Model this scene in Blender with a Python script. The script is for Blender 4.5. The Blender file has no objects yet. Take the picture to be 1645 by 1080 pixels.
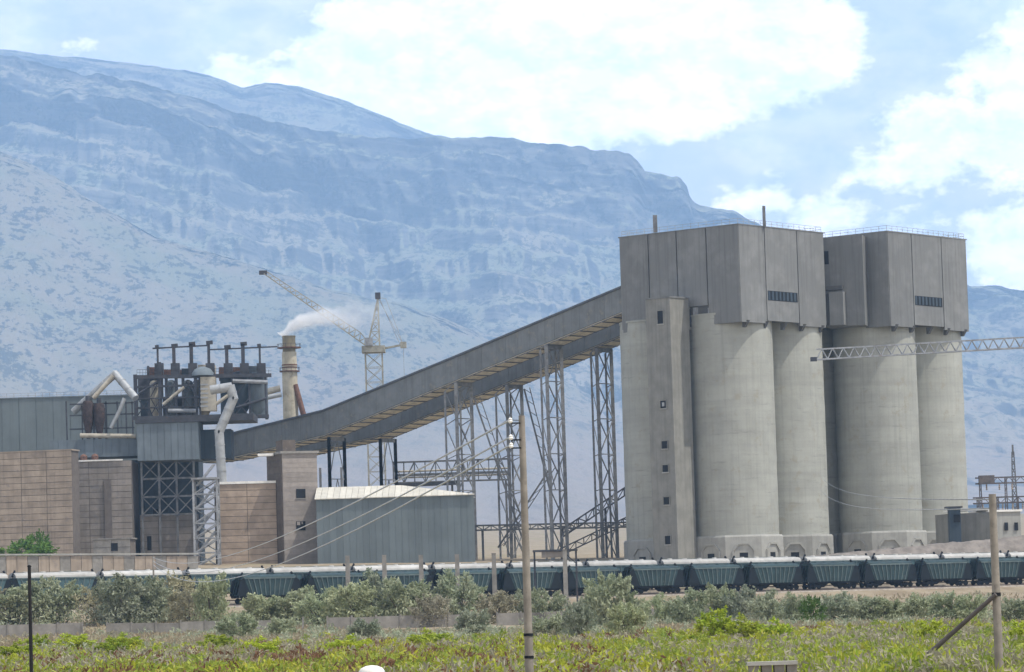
import bpy, math, random
import numpy as np
from mathutils import Vector, Matrix
R = math.radians
SC = bpy.context.scene
COL = SC.collection

# ------------------------------------------------------------------ camera
W, H, F = 1645.0, 1080.0, 6000.0            # photograph size and focal length in its pixels
EYE = 1.9                                   # camera height above the field
ROLL = R(1.75)
PITCH = math.atan(467.0 * math.cos(ROLL) / F)
cF = Vector((0, math.cos(PITCH), math.sin(PITCH)))
u0, r0 = Vector((0, -math.sin(PITCH), math.cos(PITCH))), Vector((1, 0, 0))
cU = u0 * math.cos(ROLL) + r0 * math.sin(ROLL)
cR = r0 * math.cos(ROLL) - u0 * math.sin(ROLL)
CAMP = Vector((0, 0, EYE))
cam_d = bpy.data.cameras.new('camera')
cam_d.sensor_width = 36.0
cam_d.lens = F / W * 36.0
cam_d.clip_start, cam_d.clip_end = 1.0, 60000.0
cam = bpy.data.objects.new('camera', cam_d)
COL.objects.link(cam)
m3 = Matrix((cR, cU, -cF)).transposed()
cam.matrix_world = Matrix.Translation(CAMP) @ m3.to_4x4()
SC.camera = cam

def P(px, py, Y):
    """world point seen at photo pixel (px, py) at ground distance Y"""
    d = cF + cR * ((px - W / 2) / F) + cU * ((H / 2 - py) / F)
    return CAMP + d * (Y / d.y)
def pix(p):
    v = Vector(p) - CAMP
    k = v.dot(cF)
    return (W / 2 + F * v.dot(cR) / k, H / 2 - F * v.dot(cU) / k)

# ------------------------------------------------------------------ sun, sky, exposure
SUN_EL, SUN_AZ = R(62), R(111)              # azimuth clockwise from the view direction (+Y)
SUN_STRENGTH = 4.6
SKY_STRENGTH = 0.10
sd = Vector((math.sin(SUN_AZ) * math.cos(SUN_EL), math.cos(SUN_AZ) * math.cos(SUN_EL), math.sin(SUN_EL)))
sun_d = bpy.data.lights.new('sun', 'SUN')
sun_d.energy, sun_d.angle, sun_d.color = SUN_STRENGTH, R(0.55), (1.0, 0.95, 0.87)
sun = bpy.data.objects.new('sun', sun_d)
COL.objects.link(sun)
sun.rotation_euler = (-sd).to_track_quat('-Z', 'Y').to_euler()
sun.location = sd * 500

SC.view_settings.view_transform = 'Standard'
SC.view_settings.look = 'None'
SC.view_settings.gamma = 1.0
SC.view_settings.use_curve_mapping = False
SC.view_settings.exposure = 0.05
SC.cycles.volume_bounces = 3
SC.cycles.max_bounces = 5
SC.cycles.diffuse_bounces = 3
SC.cycles.glossy_bounces = 2
SC.cycles.volume_step_rate = 1.0
SC.cycles.use_denoising = True

class NT:
    """small helper for writing node graphs"""
    def __init__(s, tree):
        s.t = tree; s.n = tree.nodes; s.l = tree.links
    def node(s, typ, **kw):
        n = s.n.new(typ)
        for k, v in kw.items(): setattr(n, k, v)
        return n
    def put(s, sock, v):
        if isinstance(v, bpy.types.NodeSocket): s.l.new(v, sock)
        elif v is not None: sock.default_value = v
    def math(s, op, a, b=None, c=None, clamp=False):
        n = s.node('ShaderNodeMath', operation=op, use_clamp=clamp)
        for i, v in enumerate((a, b, c)):
            if v is not None: s.put(n.inputs[i], v)
        return n.outputs[0]
    def maprange(s, v, a, b, c=0.0, d=1.0, smooth=True):
        n = s.node('ShaderNodeMapRange', interpolation_type='SMOOTHSTEP' if smooth else 'LINEAR')
        for i, x in enumerate((v, a, b, c, d)): s.put(n.inputs[i], x)
        return n.outputs[0]
    def mix(s, f, a, b, mode='MIX'):
        n = s.node('ShaderNodeMix', data_type='RGBA', blend_type=mode)
        s.put(n.inputs[0], f); s.put(n.inputs[6], a); s.put(n.inputs[7], b)
        return n.outputs[2]
    def noise(s, vec, scale, detail=4, rough=0.55, dist=0.0, dim='3D'):
        n = s.node('ShaderNodeTexNoise', noise_dimensions=dim)
        if vec is not None: s.l.new(vec, n.inputs['Vector'])
        n.inputs['Scale'].default_value = scale; n.inputs['Detail'].default_value = detail
        n.inputs['Roughness'].default_value = rough; n.inputs['Distortion'].default_value = dist
        return n.outputs[0]
    def vmath(s, op, a, b=None, scale=None):
        n = s.node('ShaderNodeVectorMath', operation=op)
        s.put(n.inputs[0], a)
        if b is not None: s.put(n.inputs[1], b)
        if scale is not None: s.put(n.inputs['Scale'], scale)
        return n.outputs['Value'] if op in ('DOT_PRODUCT', 'LENGTH') else n.outputs[0]
    def sep(s, v):
        n = s.node('ShaderNodeSeparateXYZ'); s.l.new(v, n.inputs[0]); return n.outputs
    def comb(s, x, y, z):
        n = s.node('ShaderNodeCombineXYZ')
        for i, v in enumerate((x, y, z)): s.put(n.inputs[i], v)
        return n.outputs[0]

world = bpy.data.worlds.new('World')
SC.world = world
world.use_nodes = True
world.cycles.sampling_method = 'MANUAL'
world.cycles.sample_map_resolution = 512
world.node_tree.nodes.clear()
wt = NT(world.node_tree)
sky = wt.node('ShaderNodeTexSky', sky_type='NISHITA', sun_disc=False)
sky.sun_elevation, sky.sun_rotation = SUN_EL, SUN_AZ
sky.altitude, sky.air_density, sky.dust_density, sky.ozone_density = 1000, 1.0, 1.0, 1.5
tc = wt.node('ShaderNodeTexCoord')
D = tc.outputs['Generated']
dx, dy, dz = wt.sep(D)
az = wt.math('ARCTAN2', dx, dy)
el = wt.math('ARCSINE', dz)
nv = wt.comb(az, wt.math('MULTIPLY', el, 1.5), 0.0)
warp1 = wt.math('SUBTRACT', wt.noise(nv, 38, 4, 0.6, dim='2D'), 0.5)
warp2 = wt.math('SUBTRACT', wt.noise(wt.vmath('ADD', nv, (3.1, 1.7, 0.4)), 150, 3, 0.65, dim='2D'), 0.5)
def ang(px, py):
    d = (P(px, py, 1000) - CAMP).normalized()
    return math.atan2(d.x, d.y), math.asin(d.z)
# cumulus heaps: centre, half width, half height in degrees of sky (about 105 photo pixels each)
heaps = [(690, 190, 330, 175), (520, 150, 160, 95), (370, 128, 72, 55), (760, 40, 270, 150), (1010, 70, 300, 170),
         (1270, 60, 150, 120), (1190, 130, 190, 75), (560, 90, 150, 60), (950, 170, 230, 75),
         (1590, 110, 85, 62), (1640, 60, 60, 45), (1700, 150, 130, 130), (1500, 215, 115, 72), (1430, 265, 110, 42), (1640, 240, 130, 78),
         (1215, 325, 88, 55), (1320, 350, 85, 52), (1445, 372, 60, 30), (1650, 400, 112, 90), (105, 76, 48, 16), (-260, 40, 260, 70)]
dens = None
for (cx, cy, rx, ry) in heaps:
    a0, e0 = ang(cx, cy)
    u = wt.math('MULTIPLY', wt.math('SUBTRACT', az, a0), F / rx)
    v = wt.math('MULTIPLY', wt.math('SUBTRACT', el, e0), F / ry)
    q = wt.math('SUBTRACT', 1.0, wt.math('SQRT', wt.math('ADD', wt.math('MULTIPLY', u, u), wt.math('MULTIPLY', v, v))))
    q = wt.math('MULTIPLY', q, min(rx, ry) / 100.0)
    dens = q if dens is None else wt.math('MAXIMUM', dens, q)
# the same kind of broken cumulus all round the sky outside the heaps above
gen = wt.math('SUBTRACT', wt.noise(nv, 5.5, 3, 0.55, dim='2D'), 0.60)
inside = wt.math('MULTIPLY', wt.maprange(wt.math('ABSOLUTE', az), 0.14, 0.24, 1.0, 0.0), wt.maprange(el, 0.17, 0.26, 1.0, 0.0))
gen = wt.math('SUBTRACT', wt.math('MULTIPLY', gen, 3.0), wt.math('MULTIPLY', inside, 3.0))
dens = wt.math('MAXIMUM', dens, gen)
dens = wt.math('ADD', dens, wt.math('ADD', wt.math('MULTIPLY', warp1, 1.15), wt.math('MULTIPLY', warp2, 0.38)))
cloud = wt.maprange(dens, -0.16, 0.34)
veil = wt.maprange(wt.noise(nv, 16, 3, 0.6, dim='2D'), 0.32, 0.70, 0.40, 0.70)
# haze whitens the sky towards the horizon and leaves the zenith deeper blue
veil = wt.math('MULTIPLY', veil, wt.maprange(el, 0.12, 0.75, 1.0, 0.12))
shade = wt.math('ADD', wt.maprange(wt.noise(wt.vmath('ADD', nv, (7.7, 2.2, 0.0)), 30, 4, 0.62, dim='2D'), 0.36, 0.62), 0.0)
# billows catch the light on their upper sides
relief = wt.math('SUBTRACT', warp1, wt.math('SUBTRACT', wt.noise(wt.vmath('ADD', nv, (.0022, .0060, 0.0)), 38, 4, 0.6, dim='2D'), 0.5))
shade = wt.math('ADD', wt.math('MULTIPLY', shade, .45), wt.math('MULTIPLY', wt.maprange(relief, -.15, .13), .55))
CLOUD = 23.5
ccol = wt.mix(shade, (CLOUD * .80, CLOUD * .83, CLOUD * .86, 1), (CLOUD * 1.24, CLOUD * 1.12, CLOUD * 1.03, 1))
amount = wt.math('MAXIMUM', cloud, wt.math('MULTIPLY', veil, 0.9))
skyc = wt.mix(amount, wt.mix(1.0, sky.outputs[0], (1.15, 1.18, 1.22, 1), 'MULTIPLY'), ccol)
bg = wt.node('ShaderNodeBackground')
wt.l.new(skyc, bg.inputs[0]); bg.inputs[1].default_value = SKY_STRENGTH
wo = wt.node('ShaderNodeOutputWorld')
wt.l.new(bg.outputs[0], wo.inputs[0])

# ------------------------------------------------------------------ materials
MATS = {}
def mat(name, col, rough=0.85, var=0.25, scale=0.6, col2=None, streak=0.0, bump=0.0, bscale=8.0, metal=0.0, band=None, stain=None):
    """base colour with two octaves of noise, optional vertical rain streaks, horizontal pour bands and a stain colour"""
    if name in MATS: return MATS[name]
    m = bpy.data.materials.new(name); m.use_nodes = True
    t = NT(m.node_tree); bs = t.n['Principled BSDF']
    g = t.node('ShaderNodeNewGeometry').outputs['Position']
    oi = t.node('ShaderNodeObjectInfo').outputs['Random']
    c = (*col, 1)
    n1 = t.noise(g, scale, 5, 0.6)
    dark = tuple(x * (1 - var) for x in col) + (1,)
    lite = tuple(min(1, x * (1 + var * .7)) for x in col) + (1,)
    cc = t.mix(t.maprange(n1, 0.3, 0.7), dark, lite)
    if col2 is not None:
        n2 = t.noise(t.vmath('ADD', g, (17.3, 5.1, 9.2)), scale * 0.35, 4, 0.6)
        cc = t.mix(t.maprange(n2, 0.45, 0.62), cc, (*col2, 1))
    x, y, z = t.sep(g)
    if streak:
        sv = t.comb(t.math('MULTIPLY', x, 1.6), t.math('MULTIPLY', y, 1.6), t.math('MULTIPLY', z, 0.045))
        ns = t.noise(sv, 1.0, 4, 0.65)
        cc = t.mix(t.math('MULTIPLY', t.maprange(ns, 0.45, 0.75), streak), cc, tuple(v * .45 for v in col) + (1,))
    if band:
        nb = t.noise(t.comb(t.math('MULTIPLY', x, 0.03), t.math('MULTIPLY', y, 0.03), z), band, 3, 0.6)
        cc = t.mix(t.maprange(nb, 0.35, 0.68, 0, 0.28), cc, tuple(v * .62 for v in col) + (1,))
        nb2 = t.noise(t.comb(t.math('MULTIPLY', x, 0.16), t.math('MULTIPLY', y, 0.16), t.math('MULTIPLY', z, 1.4)), 1.0, 4, 0.7)
        cc = t.mix(t.maprange(nb2, 0.56, 0.72, 0, 0.4), cc, tuple(v * .5 for v in col) + (1,))
    if stain is not None:
        n3 = t.noise(t.vmath('ADD', g, (3.3, 51.1, 29.2)), scale * 1.7, 5, 0.7)
        cc = t.mix(t.maprange(n3, 0.55, 0.70, 0, 0.75), cc, (*stain, 1))
    rv = t.maprange(oi, 0, 1, 0.90, 1.10, smooth=False)
    cc = t.mix(1.0, cc, t.comb(rv, rv, rv), 'MULTIPLY')
    t.l.new(cc, bs.inputs['Base Color'])
    bs.inputs['Roughness'].default_value = rough
    bs.inputs['Metallic'].default_value = metal
    bs.inputs['Specular IOR Level'].default_value = 0.3
    if bump:
        b = t.node('ShaderNodeBump'); b.inputs['Strength'].default_value = bump; b.inputs['Distance'].default_value = 0.1
        t.l.new(t.noise(g, bscale, 4, 0.6), b.inputs['Height']); t.l.new(b.outputs[0], bs.inputs['Normal'])
    MATS[name] = m
    return m

# ------------------------------------------------------------------ mesh helpers
class MB:
    def __init__(s): s.v = []; s.f = []
    def add(s, vs, fs):
        o = len(s.v); s.v += [tuple(v) for v in vs]; s.f += [tuple(i + o for i in f) for f in fs]; return s
    def hexa(s, b, t):
        """b, t: four bottom and four top corners, same winding"""
        return s.add(list(b) + list(t), [(3, 2, 1, 0), (4, 5, 6, 7)] + [(i, (i + 1) % 4, 4 + (i + 1) % 4, 4 + i) for i in range(4)])
    def box(s, o, ax, ay, az_):
        """box from corner o along three vectors"""
        o, ax, ay, az_ = map(Vector, (o, ax, ay, az_))
        b = [o, o + ax, o + ax + ay, o + ay]
        return s.hexa(b, [q + az_ for q in b])
    def cbox(s, c, sx, sy, sz, yaw=0.0):
        """box centred in plan on c with its bottom at c.z"""
        a = Vector((math.cos(yaw), math.sin(yaw), 0)); b = Vector((-math.sin(yaw), math.cos(yaw), 0))
        return s.box(Vector(c) - a * sx / 2 - b * sy / 2, a * sx, b * sy, (0, 0, sz))
    def bar(s, p, q, w, h=None):
        """square bar between two points"""
        p, q = Vector(p), Vector(q); h = h or w
        d = (q - p).normalized()
        up = Vector((0, 0, 1)) if abs(d.z) < 0.95 else Vector((0, 1, 0))
        x = d.cross(up).normalized(); y = x.cross(d)
        c = [(-w / 2, -h / 2), (w / 2, -h / 2), (w / 2, h / 2), (-w / 2, h / 2)]
        return s.hexa([p + x * a + y * b for a, b in c], [q + x * a + y * b for a, b in c])
    def tube(s, pts, rad, n=8, caps=True):
        pts = [Vector(p) for p in pts]
        rad = rad if isinstance(rad, (list, tuple)) else [rad] * len(pts)
        rings = []
        d0 = (pts[1] - pts[0]).normalized()
        ref = Vector((0, 0, 1)) if abs(d0.z) < 0.9 else Vector((0, 1, 0))
        x = d0.cross(ref).normalized()
        vs = []
        for i, p in enumerate(pts):
            d = (pts[min(i + 1, len(pts) - 1)] - pts[max(i - 1, 0)]).normalized()
            x = (x - d * x.dot(d)).normalized(); y = d.cross(x)
            vs += [p + (x * math.cos(2 * math.pi * k / n) + y * math.sin(2 * math.pi * k / n)) * rad[i] for k in range(n)]
        fs = []
        for i in range(len(pts) - 1):
            for k in range(n):
                a, b = i * n + k, i * n + (k + 1) % n
                fs.append((a, b, b + n, a + n))
        if caps:
            fs.append(tuple(range(n - 1, -1, -1))); fs.append(tuple((len(pts) - 1) * n + k for k in range(n)))
        return s.add(vs, fs)
    def lathe(s, c, prof, n=48, ph=0.0):
        """prof: (radius, z) pairs, from the bottom up"""
        c = Vector(c); vs = []; fs = []
        for r, z in prof:
            vs += [c + Vector((r * math.cos(ph + 2 * math.pi * k / n), r * math.sin(ph + 2 * math.pi * k / n), z)) for k in range(n)]
        for i in range(len(prof) - 1):
            for k in range(n):
                a, b = i * n + k, i * n + (k + 1) % n
                fs.append((a, b, b + n, a + n))
        fs.append(tuple(range(n - 1, -1, -1))); fs.append(tuple((len(prof) - 1) * n + k for k in range(n)))
        return s.add(vs, fs)
    def build(s, name, m, parent=None, loc=None, smooth=False):
        """one mesh object; its origin is its thing's base point"""
        loc = Vector(loc) if loc is not None else (Vector(parent['_o']) if parent else Vector((0, 0, 0)))
        me = bpy.data.meshes.new(name)
        me.from_pydata([tuple(Vector(v) - loc) for v in s.v], [], s.f)
        me.materials.append(m); me.update()
        if smooth:
            me.polygons.foreach_set('use_smooth', [True] * len(me.polygons))
            me.set_sharp_from_angle(angle=R(35))
        o = bpy.data.objects.new(name, me); COL.objects.link(o)
        o['_o'] = tuple(loc)
        if parent: o.parent = parent
        else: o.location = loc
        return o
def tag(o, label=None, cat=None, group=None, kind=None):
    if label: o['label'] = label
    if cat: o['category'] = cat
    if group: o['group'] = group
    if kind: o['kind'] = kind
    return o
def thing(name, loc, label, cat, group=None):
    o = bpy.data.objects.new(name, None); COL.objects.link(o)
    o.location = Vector(loc); o['_o'] = tuple(Vector(loc)); o.empty_display_size = 1.0
    return tag(o, label, cat, group)
def copy_tree(o, parent=None):
    c = o.copy(); COL.objects.link(c); c.parent = parent
    for ch in o.children: copy_tree(ch, c)
    return c
def ordinal(i):
    return ['first', 'second', 'third', 'fourth', 'fifth', 'sixth', 'seventh', 'eighth', 'ninth', 'tenth', 'eleventh', 'twelfth', 'thirteenth',
            'fourteenth', 'fifteenth', 'sixteenth', 'seventeenth', 'eighteenth', 'nineteenth', 'twentieth'][i] if i < 20 else '%dth' % (i + 1)
def parallel(px0, px1, Y, yaw):
    """width of a wall that starts at pixel px0, distance Y, and runs at this yaw until pixel px1"""
    X0 = (px0 - W / 2) / F * Y; t1 = (px1 - W / 2) / F
    return (t1 * Y - X0) / (math.cos(yaw) - t1 * math.sin(yaw))

# value noise
_rng = np.random.RandomState(7)
_tab = _rng.rand(256, 256)
def vnoise(x, y):
    xi, yi = np.floor(x).astype(int), np.floor(y).astype(int)
    fx, fy = x - xi, y - yi
    fx = fx * fx * (3 - 2 * fx); fy = fy * fy * (3 - 2 * fy)
    g = lambda a, b: _tab[a % 256, b % 256]
    return (g(xi, yi) * (1 - fx) + g(xi + 1, yi) * fx) * (1 - fy) + (g(xi, yi + 1) * (1 - fx) + g(xi + 1, yi + 1) * fx) * fy
def fbm(x, y, n=5, gain=0.5, ridged=False):
    s = 0; a = 1; tot = 0
    for i in range(n):
        v = vnoise(x * 2 ** i + 13.7 * i, y * 2 ** i + 7.1 * i)
        if ridged: v = 1 - np.abs(2 * v - 1)
        s = s + a * v; tot += a; a *= gain
    return s / tot
def grid_mesh(name, X, Y, Z, m, smooth=True):
    nr, nc = X.shape
    co = np.stack([X, Y, Z], -1).reshape(-1, 3).astype(np.float32)
    i = np.arange(nr * nc).reshape(nr, nc)
    fa = np.stack([i[:-1, :-1], i[:-1, 1:], i[1:, 1:], i[1:, :-1]], -1).reshape(-1, 4)
    me = bpy.data.meshes.new(name)
    me.vertices.add(len(co)); me.vertices.foreach_set('co', co.ravel())
    me.loops.add(fa.size); me.loops.foreach_set('vertex_index', fa.ravel().astype(np.int32))
    me.polygons.add(len(fa)); me.polygons.foreach_set('loop_start', (np.arange(len(fa)) * 4).astype(np.int32))
    me.polygons.foreach_set('loop_total', np.full(len(fa), 4, np.int32))
    me.update(calc_edges=True)
    if smooth: me.polygons.foreach_set('use_smooth', [True] * len(fa))
    me.materials.append(m)
    o = bpy.data.objects.new(name, me); COL.objects.link(o)
    return o

# ------------------------------------------------------------------ ground
TY, TT = 616.0, math.tan(R(30))             # front rail line: y = TY + TT * x
def track_y(x): return TY + TT * x
_pd = np.array([-900, -470, -330, -240, -170, -110, -60, -30, -9, -5, 5, 10, 16, 25, 60, 122, 226, 400, 900, 1400, 2500, 7000, 10000], float)
_pz = np.array([-1.9, -1.75, -1.3, -0.7, -0.1, 0.7, 1.9, 2.9, 3.5, 4.3, 4.5, 5.3, 5.2, 5.6, 7.6, 12.4, 15.6, 19, 31, 46, 85, 165, 200], float) + EYE
def ground_z(x, y):
    d = np.asarray(y, float) - (TY + TT * np.clip(np.asarray(x, float), -220, 220))
    z = np.interp(d, _pd, _pz)
    k = np.clip((np.abs(d - 3) - 12) / 30, 0, 1)
    return z + k * (fbm(np.asarray(x) * 0.05 + 40, np.asarray(y) * 0.05 + 9, 3) - 0.5) * 0.5
def GZ(x, y): return float(ground_z(np.array([x]), np.array([y]))[0])

def ground_mat():
    m = bpy.data.materials.new('dry_earth'); m.use_nodes = True
    t = NT(m.node_tree); bs = t.n['Principled BSDF']
    g = t.node('ShaderNodeNewGeometry').outputs['Position']
    n1 = t.noise(g, 0.12, 6, 0.65); n2 = t.noise(g, 1.3, 5, 0.7); n3 = t.noise(t.vmath('ADD', g, (60, 20, 0)), 0.03, 5, 0.6)
    c = t.mix(t.maprange(n1, .35, .65), (.24, .19, .13, 1), (.33, .27, .19, 1))
    c = t.mix(t.maprange(n2, .5, .72, 0, .55), c, (.17, .15, .08, 1))
    c = t.mix(t.maprange(n3, .52, .66, 0, .5), c, (.20, .19, .09, 1))
    t.l.new(c, bs.inputs['Base Color']); bs.inputs['Roughness'].default_value = .95
    bs.inputs['Specular IOR Level'].default_value = .1
    b = t.node('ShaderNodeBump'); b.inputs['Strength'].default_value = .6; b.inputs['Distance'].default_value = .15
    t.l.new(n2, b.inputs['Height']); t.l.new(b.outputs[0], bs.inputs['Normal'])
    return m
ys = np.concatenate([np.arange(-60, 100, 8), np.arange(100, 900, 3.0), np.arange(900, 1500, 15), np.arange(1500, 10000, 140)])
xs = np.concatenate([np.arange(-4000, -160, 64), np.arange(-160, 200, 3.0), np.arange(200, 4040, 64)])
gx, gy = np.meshgrid(xs, ys)
tag(grid_mesh('ground', gx, gy, ground_z(gx, gy), ground_mat()), 'dry pale earth plain rising gently towards the mountain', kind='structure')

# ------------------------------------------------------------------ mountain
def mountain_mat(name, lo, hi, beds=1.0, tone=(1, 1, 1, 1)):
    m = bpy.data.materials.new(name); m.use_nodes = True
    t = NT(m.node_tree); bs = t.n['Principled BSDF']
    ge = t.node('ShaderNodeNewGeometry'); g = ge.outputs['Position']
    x, y, z = t.sep(g); nz = t.sep(ge.outputs['Normal'])[2]
    gs = t.vmath('MULTIPLY', g, (1.0, .3, 1.0))
    big = t.noise(g, 0.002, 5, 0.6); mid = t.noise(gs, 0.0105, 5, 0.65); fine = t.noise(gs, 0.05, 3, 0.75)
    soil = t.mix(t.maprange(big, .4, .62), (.245, .22, .165, 1), (.205, .212, .148, 1))
    soil = t.mix(t.maprange(z, 260, 1000), t.mix(.7, soil, (.31, .235, .18, 1)), soil)
    soil = t.mix(1.0, soil, tone, 'MULTIPLY')
    rock = t.mix(t.maprange(mid, .35, .65), (.045, .048, .052, 1), (.115, .112, .105, 1))
    # strata show on the rock as level beds
    bed = t.noise(t.comb(t.math('MULTIPLY', x, .00066), t.math('MULTIPLY', y, .00066), t.math('MULTIPLY', t.math('ADD', z, t.math('MULTIPLY', x, .10)), .018)), 1.0, 4, .7)
    rock = t.mix(t.maprange(bed, .44, .58, 0, .9), rock, (.16, .15, .13, 1))
    steep = t.math('ADD', nz, t.math('MULTIPLY', t.math('SUBTRACT', mid, .5), .55))
    c = t.mix(t.maprange(steep, lo, hi), rock, soil)
    # thin outcropping ledges on the gentler slopes
    ledge = t.noise(t.comb(t.math('MULTIPLY', x, .0024), t.math('MULTIPLY', y, .0012), t.math('MULTIPLY', t.math('ADD', z, t.math('MULTIPLY', x, .14)), .03)), 1.0, 3, .7)
    c = t.mix(t.math('MULTIPLY', t.math('MULTIPLY', t.maprange(ledge, .52, .60), t.maprange(mid, .40, .55)), .75 * beds), c, (.06, .062, .066, 1))
    up = t.maprange(z, 240, 760)
    bush = t.math('MULTIPLY', t.maprange(t.math('ADD', fine, t.math('MULTIPLY', t.math('SUBTRACT', mid, .5), .75)), .52, .60), up)
    c = t.mix(t.math('MULTIPLY', bush, .8), c, (.022, .03, .028, 1))
    t.l.new(c, bs.inputs['Base Color']); bs.inputs['Roughness'].default_value = .95
    bs.inputs['Specular IOR Level'].default_value = .05
    b = t.node('ShaderNodeBump'); b.inputs['Strength'].default_value = .9; b.inputs['Distance'].default_value = 15.0
    t.l.new(mid, b.inputs['Height']); t.l.new(b.outputs[0], bs.inputs['Normal'])
    return m
MM = mountain_mat('mountain_rock_and_scree', .74, .86)
MA = mountain_mat('spur_soil_and_bushes', .42, .56, .25, (.88, .84, .80, 1))
S = 3.0                                     # the range stands this many times farther than the first sketch
def slope_layer(name, pts, Yrim, Yfoot, zfoot, cliff, label, gully=70, rough=22, nc=520, nr=220, power=1.35, back=900, seed=0, jag=3.0, px0=-520, px1=2160, m=None):
    """a mountainside: crest traced at its own distance, cliff band under the crest, gullied slope to the foot, far slope behind"""
    Yrim, Yfoot, back, gully, rough, jag = Yrim * S, Yfoot * S, back * S, gully * S, rough * S, jag * S
    pxs = np.linspace(px0, px1, nc)
    crest = np.interp(pxs, [p[0] for p in pts], [p[1] for p in pts])
    Yr = np.interp(pxs, [p[0] for p in pts], [p[2] if len(p) > 2 else Yrim for p in pts])
    cl = np.interp(pxs, [c[0] for c in cliff], [c[1] for c in cliff])
    top = np.array([P(a, b, c) for a, b, c in zip(pxs, crest, Yr)])
    Xr, Zr = top[:, 0], top[:, 2] + (fbm(pxs * 0.045 + seed, pxs * 0 + 3, 5) - .5) * jag * 2
    s = np.linspace(0, 1, nr)[:, None]
    sc = 0.80
    t1 = np.clip(s / sc, 0, 1); t2 = np.clip((s - sc) / (1 - sc), 0, 1)
    dcl = (40 + 60 * cl[None, :]) * S
    Yf = Yfoot + (fbm(pxs * .004 + seed, pxs * 0 + 1, 3) - .5)[None, :] * 500 * S
    hs = (1 - cl)[None, :] * t1 ** power
    # level rock beds break the slope into steps
    U = Xr[None, :] / (120.0 * S)
    lvl = hs * 13 + (fbm(U * .5 + seed, hs * 3, 3) - .5) * 2.5
    fr = lvl - np.floor(lvl)
    step = (np.clip((fr - .35) / .3, 0, 1) - fr)
    hs = hs + step * 0.05 * t1 * (1 - t2) * (1 - cl)[None, :] * np.clip(cl[None, :] * 8, 0.15, 1)
    hcl = t2 ** 0.8 + 0.05 * np.sin(t2 * 19 + 4 * fbm(U, t2 * 2, 3)) * t2 * (1 - t2) * 2
    hgt = hs + cl[None, :] * hcl
    Yp = Yf + (Yr[None, :] - dcl - Yf) * t1 + dcl * t2
    mask = np.sin(np.pi * np.clip(s, 0, 1)) ** 0.6
    gl = fbm(U * 1.1 + seed * 3.3 + 1.6 * s, s * 4.0 + seed, 5, .55, True)
    Yp = Yp - (gl - .55) * gully * 3 * mask * (0.35 + 0.65 * t1) - (fbm(U * 6 + seed, s * 30, 4) - .5) * 22 * S * t2
    Zp = zfoot + (Zr[None, :] - zfoot) * hgt + (fbm(U * 2.2 + 9 + seed, s * 14, 5, .6) - .5) * rough * mask * (1 - .6 * t2)
    Xp = np.repeat(Xr[None, :], nr, 0) * (Yp / Yr[None, :]) ** 0.35
    # the far side falls away behind the crest
    nb = 24
    sb = (np.arange(1, nb + 1) / nb)[:, None]
    Yb = Yr[None, :] + back * sb; Xb = np.repeat(Xr[None, :], nb, 0)
    Zb = Zr[None, :] - (Zr[None, :] - zfoot) * (0.04 * sb + 0.96 * sb ** 2) + (fbm(U * 2, sb * 6 + seed, 4) - .5) * 20 * S * sb
    o = grid_mesh(name, np.vstack([Xp, Xb]), np.vstack([Yp, Yb]), np.vstack([Zp, Zb]), m or MM)
    return tag(o, label, kind='structure')
crestC = [(-520, 40), (-200, 62), (0, 78), (100, 90), (200, 101), (300, 113), (350, 126), (388, 141), (425, 134), (480, 139), (560, 164), (640, 197), (705, 221), (800, 262), (1000, 350), (1300, 430), (1700, 500), (2160, 520)]
slope_layer('mountain', crestC, 5900, 4700, 740, [(-520, .04), (2160, .04)], 'pale grassy back ridge along the skyline at upper left', gully=30, rough=14, nr=120, back=700, seed=11, jag=2, power=.9)
crestB = [(-520, 30), (-200, 62), (0, 88), (60, 98), (130, 118), (200, 127), (300, 151), (370, 176), (430, 196), (480, 203), (560, 217), (640, 224), (705, 221), (800, 222), (880, 232), (930, 235), (960, 240),
          (1010, 247), (1024, 258), (1036, 274), (1060, 279), (1090, 287), (1103, 298), (1108, 318), (1118, 330), (1150, 337), (1180, 340), (1212, 356), (1260, 384), (1330, 405), (1420, 428), (1500, 446), (1560, 457), (1610, 460), (1645, 468), (1850, 500), (2160, 540)]
slope_layer('mountain', crestB, 4600, 2750, 245, [(-520, .13), (0, .13), (200, .10), (380, .14), (520, .17), (620, .22), (760, .18), (900, .20), (1040, .20), (1110, .15), (1150, .06), (1300, .10), (1600, .07), (2160, .05)],
            'main rocky escarpment with dark cliff band under a level rim', gully=72, rough=24, nc=640, nr=270, seed=2, jag=4)
crestA = [(-520, 60), (-200, 160), (0, 243), (60, 268), (150, 322), (250, 381), (330, 404), (420, 430), (500, 455), (580, 478), (650, 490), (720, 515), (800, 552), (900, 610), (1000, 660), (1150, 715), (1350, 742), (1645, 700), (2160, 660)]
slope_layer('mountain', crestA, 3700, 2150, 150, [(-520, .03), (2160, .03)], 'paler front spur sloping down from the left edge behind the plant', gully=20, rough=10, nc=520, nr=170, back=650, seed=5, jag=2, power=1.5, m=MA)

# ------------------------------------------------------------------ haze
hz = MB(); hz.box((-9500, -120, -2), (19000, 0, 0), (0, 20300, 0), (0, 0, 3120))
hm = bpy.data.materials.new('hazy_air'); hm.use_nodes = True
ht = NT(hm.node_tree); ht.n.clear()
pv = ht.node('ShaderNodeVolumePrincipled')
pv.inputs['Color'].default_value = (.43, .67, 1.0, 1)
pv.inputs['Density'].default_value = 6.9e-5
pv.inputs['Anisotropy'].default_value = 0.0
ho = ht.node('ShaderNodeOutputMaterial'); ht.l.new(pv.outputs[0], ho.inputs['Volume'])
tag(hz.build('haze', hm), 'thin blue summer haze filling the air', kind='stuff')

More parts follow.
